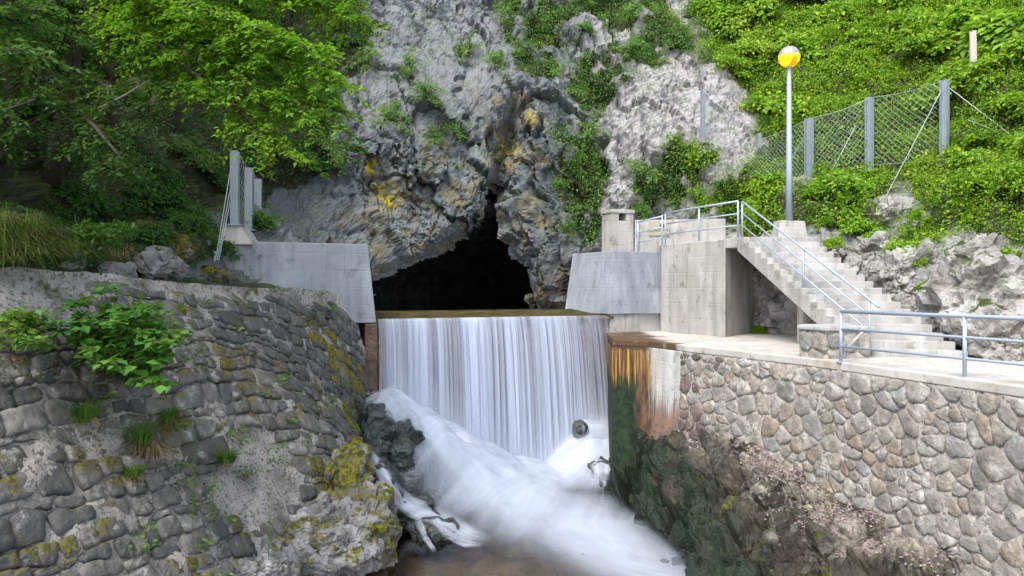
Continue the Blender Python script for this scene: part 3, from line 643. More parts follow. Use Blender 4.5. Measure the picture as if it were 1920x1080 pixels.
# right wall stones
def mort():
    ss, tt = np.meshgrid(np.linspace(1.5, 13.6, 170), np.linspace(.176, 4.6, 64), indexing='ij'); V = np.array([rfn(a, b, 0.) for a, b in zip(ss.ravel(), tt.ravel())])
    V += np.array([-.93, -.37, 0]) * (.010 + .04 * fbm(V * 2.2, 3, 96))[:, None]; link("mortar_face", np_mesh("mortar_face", V - rw_o, grid_faces(170, 64), True), M['rmortar'], rwall)
def rfn(s, t, h):
    p = edge(s); n = -edge_n(s); n = n if (n @ np.array([-1, -.4])) > 0 else -n
    q = p + n * (h + .03 * t); return np.array([q[0], q[1], -t])
mort()
seeds = []; tries = 0
while tries < 9000 and len(seeds) < 380:
    tries += 1; s_, t_ = R.uniform(s1 - .1, 12.9), R.uniform(.2, 4.0); rr = R.choice([.12, .2, .3, .42, .62, .7]) * (.8 if t_ < .6 else 1)
    if all((s_ - a) ** 2 + ((t_ - b) * 1.15) ** 2 > ((rr + c_) / 2) ** 2 for a, b, c_ in seeds): seeds.append((s_, t_, rr))
cells = voronoi([(a, b) for a, b, _ in seeds], (s1 - .05, .2, 13.0, 4.1), (1, 1.15))
make_stones(cells, rfn, rwall, rw_o, lambda c: 'rstone_w' if (c[0] < 2.6 and c[1] > .5 + R.random() * 1.5) or c[1] > 3.0 + R.random() * .8 else 'rstone', .014, .042, seed=100, limit=299)

# left masonry: battered, courses that dip toward the dam
def lfn(s, t, h):
    k = max(0., 1 - s / 4.5) ** 1.5
    p = LO + LA * s + LB * t + LN * (h - k * t * .24 + .10 * math.sin(s * .9 + t) ); return p
lw_o = LO + LA * 6 + LB * 5
ss, tt = np.meshgrid(np.linspace(-.5, 15, 110), np.linspace(-.02, 8.2, 70), indexing='ij')
V = np.array([lfn(a, b, 0.) for a, b in zip(ss.ravel(), tt.ravel())]); V += LN * (.11 * fbm(V * 1.5, 4, 90) + .005)[:, None]
me = np_mesh("masonry_wall", V - lw_o, grid_faces(110, 70, False), True); lwall = link("masonry_wall", me, M['lmortar'], loc=tuple(lw_o))
tag(lwall, "old battered wall of dark coursed stone blocks with moss and weeds", "wall")
def course(s): return .052 * max(0., 6.5 - s) ** 2
cells = []; row = -2.3; ri = 0
def rowline(k, base, s): return base + course(s) + .07 * math.sin(s * 1.7 + k * 2.1) + .05 * math.sin(s * 4.1 + k * 5.3)
while row < 8.6:
    hgt = R.choice([.22, .27, .32, .4]); s_ = -.45 + R.uniform(0, .4); nxt = row + hgt
    while s_ < 14.6:
        w = R.uniform(.28, .8) * (hgt / .36) ** .5; j = [R.uniform(-.07, .07) for _ in range(4)]; m_ = s_ + w / 2
        c = np.array([(s_ + j[0], rowline(ri, row, s_)), (m_, rowline(ri, row, m_) + R.uniform(-.03, .03)), (s_ + w + j[1], rowline(ri, row, s_ + w)), (s_ + w + j[2], rowline(ri + 1, nxt, s_ + w)), (m_, rowline(ri + 1, nxt, m_) + R.uniform(-.03, .03)), (s_ + j[3], rowline(ri + 1, nxt, s_))])
        if c[:, 1].min() > .12 and c[:, 1].max() < 8.1: cells.append(c)
        s_ += w
    row = nxt; ri += 1
patch = lambda s, t: ((s - 6.3) / 1.15) ** 2 + ((t - 4.6) / 1.0) ** 2 < 1 or (s > 8.5 and t < 1.15 + .25 * math.sin(s * 2)) 
cells = [c if c is not None and not patch(*c.mean(0)) else None for c in cells]
make_stones(cells, lfn, lwall, lw_o, lambda c: 'lstone_m' if c[0] < 1.1 + R.random() * 1.1 and c[1] > 1.2 else 'lstone', .024, .08, flip=True, seed=900)
# flat coping along the wall top and the earth shelf behind
m = MB(); cop = [LO + LA * s - LN * .05 for s in np.linspace(-.3, 15, 16)]
hb = np.array([-LN[0], -LN[1], 0]); hb /= np.linalg.norm(hb)
m2 = MB()
for a, b in zip(cop[:-1], cop[1:]):
    m2.prism([a - [0, 0, .16], b - [0, 0, .16], b + hb * .9 - [0, 0, .16], a + hb * .9 - [0, 0, .16]], [a + [0, 0, .03], b + [0, 0, .03], b + hb * .9 + [0, 0, .03], a + hb * .9 + [0, 0, .03]])
m2.v = [tuple(np.array(p) - lw_o) for p in m2.v]; m2.build("coping", M['lmortar'], lwall)
sh = []
for s in np.linspace(-.3, 15, 40):
    a = LO + LA * s
    for q in np.linspace(.5, 6.5, 14): sh.append(a + hb * q + np.array([0, 0, .0 + .22 * max(0, q - .9)]))
sh = np.array(sh); sh[:, 2] += .16 * fbm(sh * 1.1, 4, 95)
tag(link("bank_ground", np_mesh("bank_ground", sh, grid_faces(40, 14), True, None, dict(soil=np.ones(len(sh)))), M['cliff']), kind="structure")

# stairs
SL0, SL1, SR0, SR1 = np.array([6.85, 22.7]), np.array([8.0, 16.6]), np.array([9.0, 22.8]), np.array([9.75, 16.0]); NS = 18; TOP = 3.05
st = empty("staircase", (8.2, 19.5, 0)); so_ = np.array([8.2, 19.5, 0])
rise = TOP / NS
for i in range(NS):
    a, b = i / NS, (i + 1) / NS; za = TOP - i * rise
    pa = [SL0 + (SL1 - SL0) * a, SR0 + (SR1 - SR0) * a, SR0 + (SR1 - SR0) * (b + .004), SL0 + (SL1 - SL0) * (b + .004)]
    zl = [TOP * (1 - q) - .40 for q in (a, a, b + .004, b + .004)]; m = MB(); m.prism([(*p, max(z_, -.1)) for p, z_ in zip(pa, zl)], [(*p, za - .002 * (i % 2)) for p in pa]); m.v = [tuple(np.array(p) - so_) for p in m.v]
    m.build("step", M['conc2'], st, bevel=.012)
m = MB(); m.obox((7.93, 20.3, .62), (.11, .02, 0), (-.02, .16, 0), (0, 0, .75)); m.v = [tuple(np.array(p) - so_) for p in m.v]; m.build("support_column", M['conc3'], st, bevel=.01)
tag(st, "grey concrete staircase descending from the landing to the walkway", "stairs")
# landing
ld = empty("stair_landing", (7, 25, 0)); lo_ = np.array([7, 25, 0]); W0, W1, W2 = np.array([5.2, 26.0]), np.array([6.6, 23.1]), np.array([8.4, 25.6])
m = MB(); m.slab([tuple(W0), tuple(W1), tuple(W1 + (W2 - W1) * .5), tuple(W2), (8.4, 28), (5.4, 28)], -.3, TOP - .02); m.v = [tuple(np.array(p) - lo_) for p in m.v]; m.build("landing_wall", M['conc2'], ld, bevel=.025)
m = MB(); m.slab([(6.58, 23.14), (6.85, 22.72), (9.0, 22.82), (10.2, 26), (9, 28.5), (6.9, 25.4)], TOP - .3, TOP - .004); m.v = [tuple(np.array(p) - lo_) for p in m.v]; m.build("landing_slab", M['conc2'], ld, bevel=.02)
tag(ld, "weathered concrete landing block with streaked walls above the walkway", "landing")
# back parapet with sign
pw = empty("parapet_wall", (6, 27.3, 2.8))
m = MB(); m.slab([(-1.55, -.25), (1.6, -.75), (1.66, -.5), (-1.5, .0)], 0, 1.18); m.build("parapet", M['conc3'], pw, bevel=.02)
tag(pw, "low pale concrete parapet wall at the back of the landing", "wall")
sg = empty("notice_board", (5.3, 26.885, 3.42)); sg.rotation_euler = (0, 0, -.157)
m = MB(); m.obox((0, 0, .25), (.36, 0, 0), (0, .015, 0), (0, 0, .26)); m.build("board", m_plain("tan_board", (.33, .30, .22), .6), sg)
m = MB(); m.tube([(.1, -.016, .34), (.1, -.03, .34)], .085, 20); m.build("emblem", m_plain("navy_paint", (.03, .05, .13), .5), sg)
cu = bpy.data.curves.new("t", 'FONT'); cu.body = "KOROTON"; cu.size = .15; cu.align_x = 'CENTER'; cu.extrude = .002
to = bpy.data.objects.new("t", cu); COL.objects.link(to); bpy.context.view_layer.update()
tm = bpy.data.meshes.new_from_object(to); bpy.data.objects.remove(to); lt = link("lettering", tm, bpy.data.materials["navy_paint"], sg, (0, -.019, .13)); lt.rotation_euler = (math.pi / 2, 0, 0)
tag(sg, "tan notice board with a dark round emblem on the parapet behind the railing", "sign")
rp = empty("round_plate", (4.56, 27.0, 3.5)); m = MB(); m.tube([(0, -.02, 0), (0, .03, 0)], .1, 18); m.build("disc", M['galv'], rp); m = MB(); m.tube([(0, -.03, 0), (0, -.018, 0)], .045, 12); m.build("hub", M['rail'], rp)
tag(rp, "small grey round plate on the parapet beside the pillar", "plate")
# stone pier at the stair foot
pr = empty("stone_pier", (7.05, 16.6, 0)); 
m = MB(); m.slab([(-.62, .1), (-.35, -.62), (.72, -.42), (.62, .5), (-.3, .6)], -.35, .6); m.build("mortar_core", M['rmortar'], pr)
m = MB(); m.slab([(-.68, .1), (-.38, -.70), (.80, -.47), (.68, .55), (-.33, .66)], .602, .69); m.build("cap_slab", M['conc2'], pr, bevel=.02)
fa, fb = np.array([-.62, .1]), np.array([-.35, -.62]); fc = np.array([.72, -.42])
def pfn(s, t, h):
    L1 = np.linalg.norm(fb - fa)
    if s < L1: p = fa + (fb - fa) * s / L1; n = np.array([-.94, -.35])
    else: p = fb + (fc - fb) * (s - L1) / np.linalg.norm(fc - fb); n = np.array([.18, -.98])
    q = p + n * h; return np.array([q[0], q[1], .59 - t])
sd_ = [(.22, .2), (.5, .62), (.2, .72), (.62, .2), (1.0, .15), (1.35, .25), (1.05, .6), (1.5, .68), (1.75, .3), (.8, .75)]
cells = voronoi(sd_, (.02, .02, 1.85, .93)); make_stones(cells, pfn, pr, np.zeros(3), lambda c: 'rstone', .02, .05, seed=500)
tag(pr, "squat rubble stone pier with a flat cap at the foot of the stairs", "pier")
# rubble wall under the stairs
uw = MB(); uw.slab([(8.35, 25.3), (9.5, 22.6), (10.2, 22.8), (9.2, 26)], -.3, 2.2); uo = np.array([8.9, 24, 0]); uwall = uw.build("rubble_wall", M['rmortar'], origin=uo)
def ufn(s, t, h): p = np.array([8.35, 25.3]) + np.array([.392, -.92]) * s - np.array([.92, .392]) * h; return np.array([p[0], p[1], 2.1 - t])
cells = voronoi([(R.uniform(0, 2.9), R.uniform(0, 2.2)) for _ in range(26)], (.02, .02, 2.9, 2.2)); make_stones(cells, ufn, uwall, uo, lambda c: 'rstone', .04, .06, seed=600)
tag(uwall, "short rubble wall in the shade under the stairs", "wall")

# railings
def railing(name, posts, hgt, rails, label, ext=0., r=.024):
    base = np.array(posts[0], float); g = empty(name, tuple(base))
    for p in posts:
        m = MB(); p = np.array(p) - base; m.tube([p - [0, 0, .03], p + [0, 0, hgt]], r * 1.15, 10); po_ = m.build("post", M['rail'], g, smooth=True); m = MB(); m.obox(p + [0, 0, .006], (.07, 0, 0), (0, .07, 0), (0, 0, .008)); m.build("base_plate", M['rail'], po_)
    for k, hh in enumerate(rails):
        path = [np.array(p) - base + [0, 0, hh] for p in posts]
        if ext and k == 0: path.append(path[-1] + (path[-1] - path[-2]) / np.linalg.norm(path[-1] - path[-2]) * ext)
        m = MB(); m.tube(path, r * (1.25 if k == 0 else .85), 10); m.build("rail", M['rail'], g, smooth=True)
    return tag(g, label, "railing", "blue grey tube railings")
def on_stair(t, inset=.12):
    a = SL0 + (SL1 - SL0) * t; b = SR0 + (SR1 - SR0) * t; p = a + (b - a) / np.linalg.norm(b - a) * inset; return (p[0], p[1], TOP * (1 - t))
railing("stair_railing", [on_stair(.01), on_stair(.535), on_stair(.955)], 1.12, [1.12, .76, .40], "steel tube railing running down the staircase", .35)
railing("landing_railing", [(5.32, 25.9, TOP - .05), (6.10, 24.35, TOP - .02), (6.90, 22.80, TOP)], 1.12, [1.12, .74, .38], "steel tube railing along the landing edge above the streaked wall")
railing("block_railing", [(4.55, 26.95, 2.8), (5.24, 26.05, 2.92)], 1.15, [1.1, .72, .36], "short railing between the small pillar and the landing")
wk = railing("walkway_railing", [(6.74, 15.3, 0), (7.70, 12.7, 0), (8.5, 10.1, 0), (9.25, 7.6, 0)], 1.04, [1.04, .68, .32], "long tube railing along the walkway edge above the rubble wall", 0, .03)
m = MB(); m.tube([(.03, .02, .18), (.42, -.05, .62)], .028, 8); m.build("strut", M['conc3'], wk, smooth=True)

# lamp
lp = empty("street_lamp", (8.74, 23.55, TOP))
m = MB(); m.prism([(-.55, -.45, -.3), (.52, -.35, -.3), (.5, .5, -.3), (-.5, .45, -.3)], [(-.40, -.34, .58), (.40, -.26, .56), (.4, .4, .58), (-.36, .34, .6)]); m.build("footing", M['conc3'], lp, bevel=.03)
m = MB(); m.tube([(0, 0, .6), (0, 0, 2.2), (0, 0, 5.45)], [.105, .095, .06], 14); m.build("pole", M['galv'], lp, smooth=True)
def lathe(prof, n=24):
    m = MB(); vs_ = [(r * math.cos(2 * math.pi * k / n), r * math.sin(2 * math.pi * k / n), z) for r, z in prof for k in range(n)]
    m.add(vs_, [(i * n + k, i * n + (k + 1) % n, (i + 1) * n + (k + 1) % n, (i + 1) * n + k) for i in range(len(prof) - 1) for k in range(n)]); return m
gz0, gr = 5.76, .33
hd = lathe([(.07, 5.38), (.09, 5.44), (.12, 5.5)]).build("lamp_head", M['galv'], lp, smooth=True)
t = NT("lit_globe"); t.fin((.5, .2, .02), .3); t.p.inputs["Emission Color"].default_value = (1, .27, .0, 1)
em = t.math('MULTIPLY_ADD', t.step(t.noise(3.5, 2, .5, t.pos((1, 1, 1), True)), .4, .62), 1.3, .32); t.l(em, t.p.inputs["Emission Strength"])
gl = lathe([(gr * math.sin(a), gz0 - gr * math.cos(a)) for a in np.linspace(.35, 1.70, 14)]).build("glowing_globe", t.m, hd, smooth=True)
cp = lathe([(gr * 1.012 * math.sin(a), gz0 - gr * 1.012 * math.cos(a)) for a in np.linspace(1.68, 3.14, 14)]).build("metal_hood", m_plain("lamp_hood", (.30, .29, .31), .35, .3), hd, smooth=True)
tag(lp, "lit globe street lamp with orange glow on a tall grey pole", "street lamp")

# rockfall barriers
def hbeam(p, h, w, parent, lean=(0, 0), rot=0., name="post"):
    m = MB(); c, s = math.cos(rot), math.sin(rot); U = np.array([c, s, 0]); Vv = np.array([-s, c, 0]); top = np.array([lean[0], lean[1], h])
    for (a, b, hu, hv) in ((0, -w / 2, w / 2, .012), (0, w / 2, w / 2, .012), (0, 0, .012, w / 2 - .014)):
        q = np.array(p) + U * a + Vv * b; lo = [q - U * hu - Vv * hv, q + U * hu - Vv * hv, q + U * hu + Vv * hv, q - U * hu + Vv * hv]
        m.prism(lo, [x + top for x in lo])
    po_ = m.build(name, M['post'], parent); m = MB(); m.obox(np.array(p) + [0, 0, .02], U * w * .9, Vv * w * .9, (0, 0, .015)); m.build("base_plate", M['galv'], po_); return po_
def net(parent, a0, a1, b0, b1, n, r=.0032, name="wire_net"):
    """diamond wire net between two posts (bottom, top of each)"""
    m = MB(); a0, a1, b0, b1 = map(np.array, (a0, a1, b0, b1))
    def pt(u, v): 
        p = (a0 * (1 - v) + a1 * v) * (1 - u) + (b0 * (1 - v) + b1 * v) * u; return p + np.array([.0, .12 * math.sin(u * math.pi) * math.sin(v * math.pi), -.10 * math.sin(u * math.pi) * v])
    asp = np.linalg.norm(b0 - a0) / np.linalg.norm(a1 - a0)
    for k in range(-n, int(n * asp) + n):
        for sgn in (1, -1):
            pts = []
            for j in range(9):
                v = j / 8; u = (k / n + (v if sgn > 0 else 1 - v)) / asp
                if -.001 <= u <= 1.001: pts.append(pt(min(max(u, 0), 1), v))
            if len(pts) > 1: m.tube(pts, r, 3, False)
    for v in (0., 1.): m.tube([pt(u, v) for u in np.linspace(0, 1, 9)], r * 1.8, 4, False)
    return m.build(name, M['wire'], parent)
lb = empty("rockfall_barrier", dam(-4.1, -.5, 2.8)); l0 = np.array(dam(-4.1, -.5, 2.83))
q = MB(); pd0 = PX(455, 455, 21.2)
Lp = [PX(440.5, 420, 21.0), PX(467, 430, 23.2), PX(484, 436, 25.2)]; Lp = [p - l0 for p in Lp]
hts = [2.1, 1.95, 1.85]
m = MB(); c0 = Lp[0]; m.prism([c0 + [-.36, -.35, -.56], c0 + [.55, -.2, -.56], c0 + [-.35, 4.6, -.5], c0 + [-1.5, 4.6, -.5]], [c0 + [-.22, -.15, 0], c0 + [.16, -.1, 0], c0 + [-.75, 4.4, .0], c0 + [-1.15, 4.4, .0]]); m.build("pedestal", M['conc3'], lb, bevel=.02)
for p, h in zip(Lp, hts): hbeam(p - [0, 0, .02], h, .22, lb, rot=.15)
for i in (0, 1): net(lb, Lp[i] + [.1, 0, .05], Lp[i] + [.1, 0, hts[i] - .05], Lp[i + 1] + [.1, 0, .05], Lp[i + 1] + [.1, 0, hts[i + 1] - .05], 9)
for dx_, zz in ((0, 1.6), (.05, 1.1), (.1, .75)):
    m = MB(); m.tube([Lp[0] + [-.1, -.05, zz], PX(404 + dx_ * 60, 486, 20.2) - l0], .012, 5); m.build("cable", M['wire'], lb)
m = MB(); m.tube([PX(403, 470, 20.2) - l0, PX(402, 488, 20.15) - l0], .035, 7); m.build("cable_clamp", M['galv'], lb)
tag(lb, "rockfall barrier of three steel posts with netting on the left abutment", "barrier")
rb = empty("rockfall_fence", (10, 25, 4)); r0 = np.array([10, 25, 4])
fp = []
for (x, yb, yt, w) in ((1318, 262, 168, .13), (1517, 338, 222, .20), (1630, 315, 183, .19), (1771, 305, 150, .19)):
    h_, n_ = hit(x, yb); D = h_[1] - .15; b = PX(x, yb + 6, D); tp_ = PX(x, yt, D); hbeam(b - r0, tp_[2] - b[2], w, rb, rot=.5); fp.append((b - r0, tp_ - r0))
b = PX(1423, 285, hit(1423, 285)[0][1] - .1); hbeam(b - r0, .68, .12, rb, rot=.3, name="short_post")
for (a, c) in ((1, 2), (2, 3)): net(rb, fp[a][0] + [0, 0, .2], fp[a][1], fp[c][0] + [0, 0, .2], fp[c][1], 11, .0036)
b2 = PX(1400, 330, hit(1440, 330)[0][1]) - r0; net(rb, b2, b2 + [0, 0, 1.2], fp[1][0] + [0, 0, .2], fp[1][1], 10, .0034)
net(rb, fp[0][0] + [0, 0, .1], fp[0][1], PX(1400, 285, 26.9) - r0, PX(1395, 230, 26.9) - r0, 8, .0034)
for (x0, y0, D0, x1, y1) in ((1765, 170, fp[3][1][1] + 25, 1650, 390), (1605, 235, fp[2][1][1] + 25, 1555, 330), (1517, 240, fp[1][1][1] + 25, 1465, 335), (1780, 165, fp[3][1][1] + 25, 1900, 262), (1815, 225, fp[3][1][1] + 24.6, 1890, 258)):
    e_ = hit(x1, y1)[0]; m = MB(); m.tube([PX(x0, y0, D0) - r0, e_ - r0 + [0, -.05, .05]], .012, 5); m.build("guy_cable", M['wire'], rb)
tag(rb, "rockfall fence of steel posts and diamond netting on the green hillside", "fence")
h_, n_ = hit(1825, 160); wp = empty("wooden_post", tuple(h_ - np.array([0, 0, .2]))); m = MB(); D = h_[1]; hh = 100 / F * D
m.tube([(0, 0, 0), (.01, 0, hh * .5), (0, .02, hh + .2)], [.13, .12, .11], 7); m.build("shaft", M['wood'], wp); m = MB(); m.obox((0, .02, hh + .215), (.09, 0, 0), (0, .09, 0), (0, 0, .012)); m.build("cut_top", M['wood'], wp)
tag(wp, "weathered pale wooden post among the shrubs above the fence", "post")
#__PART3__
# ------------------------------------------------------------------ river: bed, rocks, falling and running water
POOL = -4.5
def ico(sub_):
    bm = bmesh.new(); bmesh.ops.create_icosphere(bm, subdivisions=sub_, radius=1); V = np.array([v.co[:] for v in bm.verts]); Fc = np.array([[v.index for v in f.verts] for f in bm.faces]); bm.free(); return V, Fc
ICO = {k: ico(k) for k in (3, 4, 5, 6)}
def rock(name, c, rad, mat, seed, sub_=5, rot=0., rough=1., tilt=0., parent=None):
    V, Fc = ICO[sub_]; V = V.copy(); sgn = np.sign(V); V = sgn * np.abs(V) ** (.8 if rough > .5 else 1.)
    V = V * rad
    if tilt: V = V @ np.array(Matrix.Rotation(tilt, 3, 'Y')).T
    V = V @ np.array(Matrix.Rotation(rot, 3, 'Z')).T; W = V + np.array(c); s = min(rad)
    a, ae = facets(W * (.75 / s) + seed * 3.1 + .2 * fbm(W / s, 2, seed)[:, None], seed, 1.2); b, be = facets(W * (1.9 / s) + seed, seed + 3, 1.2)
    dd = rough * s * (.26 * fbm(W * (.6 / s), 3, seed) + .34 * a - .06 * (1 - sstep(0, .1, ae)) + .12 * b - .03 * (1 - sstep(0, .1, be)) + .12 * (ridged(W * (1.3 / s), 4, seed) - .8) + .05 * fbm(W * (5 / s), 2, seed + 9))
    N = V / np.array(rad) ** 2; N /= np.linalg.norm(N, axis=1)[:, None]
    V = V + N * dd[:, None]
    return link(name, np_mesh(name, V, Fc, rough < .5), M[mat], parent, tuple(c))
# bed
bx, by = np.meshgrid(np.arange(-8, 9.5, .14), np.arange(8, 26.6, .14), indexing='ij'); bz = POOL - .45 + .22 * fbm(np.stack([bx.ravel(), by.ravel(), 0 * bx.ravel()], 1) * .9, 4, 120)
tag(link("river_bed", np_mesh("river_bed", np.stack([bx.ravel(), by.ravel(), bz], 1), grid_faces(*bx.shape, True), True), M['bed']), "brown gravel river bed below the weir", "river bed", kind="structure")
# right bank: rock apron from the wall foot down into the water
ns, nr = 300, 130
sg_, rg_ = np.meshgrid(np.linspace(-.6, 15.0, ns), np.linspace(-.15, 1.25, nr), indexing='ij'); s_, r_ = sg_.ravel(), rg_.ravel()
wx = np.interp(s_, [-.6, 0, 3, 6, 9, 12, 15], [2.9, 2.95, 3.3, 3.75, 4.1, 4.6, 5.2]); wy = np.interp(s_, [-.6, 0, 3, 6, 9, 12, 15], [23.2, 22.3, 19.2, 16.4, 13.6, 10.6, 7.6])
ex_ = np.interp(s_, _s, EDGE0[:, 0]) + np.where(s_ < 0, s_ * .5, 0); ey_ = np.interp(s_, _s, EDGE0[:, 1]) - np.where(s_ < 0, s_, 0)
zb = np.interp(s_, [-.6, 0, 1.5, 4, 7, 9, 12, 15], [-2.9, -2.75, -2.35, -2.2, -2.75, -3.0, -3.3, -3.6])
rr = np.clip(r_, -.2, 2); prof = np.where(rr > 0, rr ** 1.7, 0)
Pb = np.stack([ex_ + (wx - ex_) * r_, ey_ + (wy - ey_) * r_, zb - (zb - POOL) * prof], 1)
a, ae = facets(Pb * [.6, .6, 1.1] + .3 * fbm(Pb * .8, 2, 201)[:, None], 201, 1.2); b, be = facets(Pb * 1.7, 203, 1.2)
dd = .38 * fbm(Pb * .5, 3, 210) + .42 * a - .14 * (1 - sstep(0, .1, ae)) + .16 * b - .06 * (1 - sstep(0, .1, be)) + .2 * (ridged(Pb * .9, 4, 214) - .8) + .06 * fbm(Pb * 5, 3, 217)
dd *= sstep(-.15, .25, r_) * .9 + .1
Nb = np.array([-.45, -.15, .88]); Pb = Pb + Nb * dd[:, None]
bank_me = np_mesh("rock_bank", Pb, grid_faces(ns, nr, False), False, None, dict(top=1 - sstep(.15, .5, r_ + .3 * fbm(Pb * .8, 3, 220)), wetz=1 - sstep(POOL + .15, POOL + .8, Pb[:, 2])))
t = NT("bank_rock"); n1 = t.noise(1.4, 6, .65); n2 = t.noise(8, 6, .72); n3 = t.noise(.8, 5, .6)
c = t.ramp(n1, [(.3, (.014, .013, .009)), (.5, (.034, .029, .02)), (.7, (.075, .06, .044))])
pl_ = t.math('MULTIPLY', t.attr("top"), t.step(t.math('ADD', n3, t.math('MULTIPLY', t.math('SUBTRACT', n2, .5), .6)), .42, .54))
c = t.mix(pl_, c, t.ramp(n2, [(.3, (.08, .065, .052)), (.5, (.21, .185, .155)), (.7, (.34, .305, .27))]))
c = t.mix(t.math('MULTIPLY', t.step(t.noise(1.5, 6, .7), .56, .63), .9), c, t.mix(t.step(n2, .35, .65), (.03, .035, .006), (.13, .15, .01)))
c = t.mix(t.math('MULTIPLY', t.step(t.math('SUBTRACT', 6.3, t.xyz(0)), 1.0, 2.2), t.step(n3, .36, .5)), c, t.mix(t.step(n2, .4, .7), (.006, .011, .006), (.018, .03, .013)))
c = t.mix(t.attr("wetz"), c, (.012, .016, .012))
nb = t.bump(n1, .9, .18); nb = t.bump(n2, .9, .06, nb)
M['bankmix'] = t.fin(c, .6, nb, .35)
tag(link("rock_bank_ground", bank_me, M['bankmix']), "dark mossy rock bank under the rubble wall", "rock bank", kind="structure")
# boulders and ledges
for nm, c, rad, mat, seed, sb, rot, lab in (
    ("bank_boulder", PX(585, 1005, 16.0), (1.35, 1.2, .72), 'boulder', 11, 6, .4, "pale lichen covered boulder with yellow moss at the wall foot"),
    ("bank_boulder", PX(440, 1062, 14.4), (1.1, .9, .5), 'boulder', 15, 6, .1, "broad flat pale boulder below the mortar patch"),
    ("bank_boulder", PX(697, 1000, 16.9), (.55, 1.1, 1.05), 'boulder_m', 19, 5, .2, "steep yellow mossy boulder at the water's edge"),
    ("bank_boulder", PX(640, 900, 17.8), (.6, 1.2, .8), 'boulder_m', 29, 5, .3, "mossy boulder wedged between the masonry wall and the wet rocks"),
    ("bank_boulder", PX(385, 530, 20.0), (.85, .5, .36), 'boulder_m', 61, 5, .2, "mossy outcrop at the foot of the left abutment wall"),
    ("bank_boulder", PX(300, 498, 17.2), (.55, .5, .35), 'boulder', 63, 4, .6, "grey rock on the wall top beside the mossy outcrop"),
    ("bank_boulder", PX(125, 488, 14.2), (.3, .3, .24), 'boulder', 65, 4, .2, "small pale rock in the bank grass above the wall"),
    ("bank_boulder", PX(215, 512, 15.3), (.4, .35, .2), 'boulder', 67, 4, .9, "flat pale rock lying on the coping above the maple bush"),
    ("bank_boulder", PX(318, 478, 18.6), (.5, .5, .4), 'boulder_m', 69, 5, .4, "rough brown rock left of the barrier pedestal"),
    ("wet_rock", PX(688, 840, 21.4), (.6, 1.3, 1.35), 'wetrock', 23, 5, .35, "tall dark wet rock against the masonry wall end"),
    ("wet_rock", PX(742, 862, 20.7), (.6, .9, .95), 'wetrock', 27, 5, .3, "big dark wet rock left of the white cascade"),
    ("wet_rock", PX(690, 950, 19.0), (.75, 1.5, .9), 'wetrock', 31, 5, .2, "long dark wet rock under the side trickle"),
    ("wet_rock", PX(770, 960, 19.4), (.75, .6, .45), 'wetrock', 33, 4, .2, "low dark wet rock where the side trickle lands"),
    ("wet_rock", PX(815, 1000, 18.3), (.55, .5, .32), 'wetrock', 37, 4, .5, "small dark wet rock at the pool edge under the trickle"),
    ("wet_rock", PX(840, 932, 20.7), (.42, .35, .22), 'wetrock', 43, 4, .5, "low rounded rock veiled by white water"),
    ("wet_rock", PX(1087, 806, 24.1), (.29, .3, .30), 'wetrock', 47, 4, .0, "round dark rock standing out of the white cascade"),
    ("wet_rock", PX(1122, 895, 23.2), (.42, .5, .55), 'wetrock', 73, 4, .4, "stepped dark rock with water running over it right of the round rock"),
    ("wet_rock", PX(1162, 850, 22.8), (.22, .4, .5), 'wetrock', 53, 4, .0, "narrow dark rock at the right edge of the cascade")):
    tag(rock(nm, c, rad, mat, seed, sb, rot, .35 if seed == 47 else 1.), lab, "rock" if nm == "wet_rock" else "boulder")

for k, (px, py, r0_, lab) in enumerate(((1565, 476, .5, "pale rock beside the upper stair steps"), (1612, 512, .6, "broken pale rock beside the middle stair steps"), (1668, 548, .6, "pale rock above the lower stair steps"), (1640, 478, .55, "pale outcrop under the creepers beside the stairs"), (1722, 590, .5, "low pale rock beside the stair foot"),
        (1700, 505, .7, "big pale outcrop between the stairs and the creepers"), (1800, 585, .8, "big pale rock behind the walkway railing"), (1880, 560, 1.0, "tall pale rock face behind the walkway railing"), (1850, 500, .8, "tilted pale rock under the hillside creepers"), (1915, 640, .6, "low pale rock at the back of the walkway"), (1660, 395, .6, "pale outcrop below the rockfall fence"), (1500, 350, .4, "small pale rock in the greenery behind the lamp"))):
    h_, n_ = hit(px, py); tag(rock("hill_rock", h_ + np.array([0, .25 * r0_, -.1]), (r0_ * 1.1, r0_ * .9, r0_ * R.uniform(.8, 1.15)), 'hillrock', 81 + k, 5, R.uniform(0, 3), 1.15, R.uniform(-.4, .4)), lab, "rock", "pale rocks on the right slope")
# pool surface
pg = MB(); pg.add([(-8, 7, POOL), (9.5, 7, POOL), (9.5, 26.4, POOL), (-8, 26.4, POOL)], [(0, 1, 2, 3)])
tag(pg.build("river_water", M['pool']), "shallow clear brown river pool below the weir", "river", kind="structure")
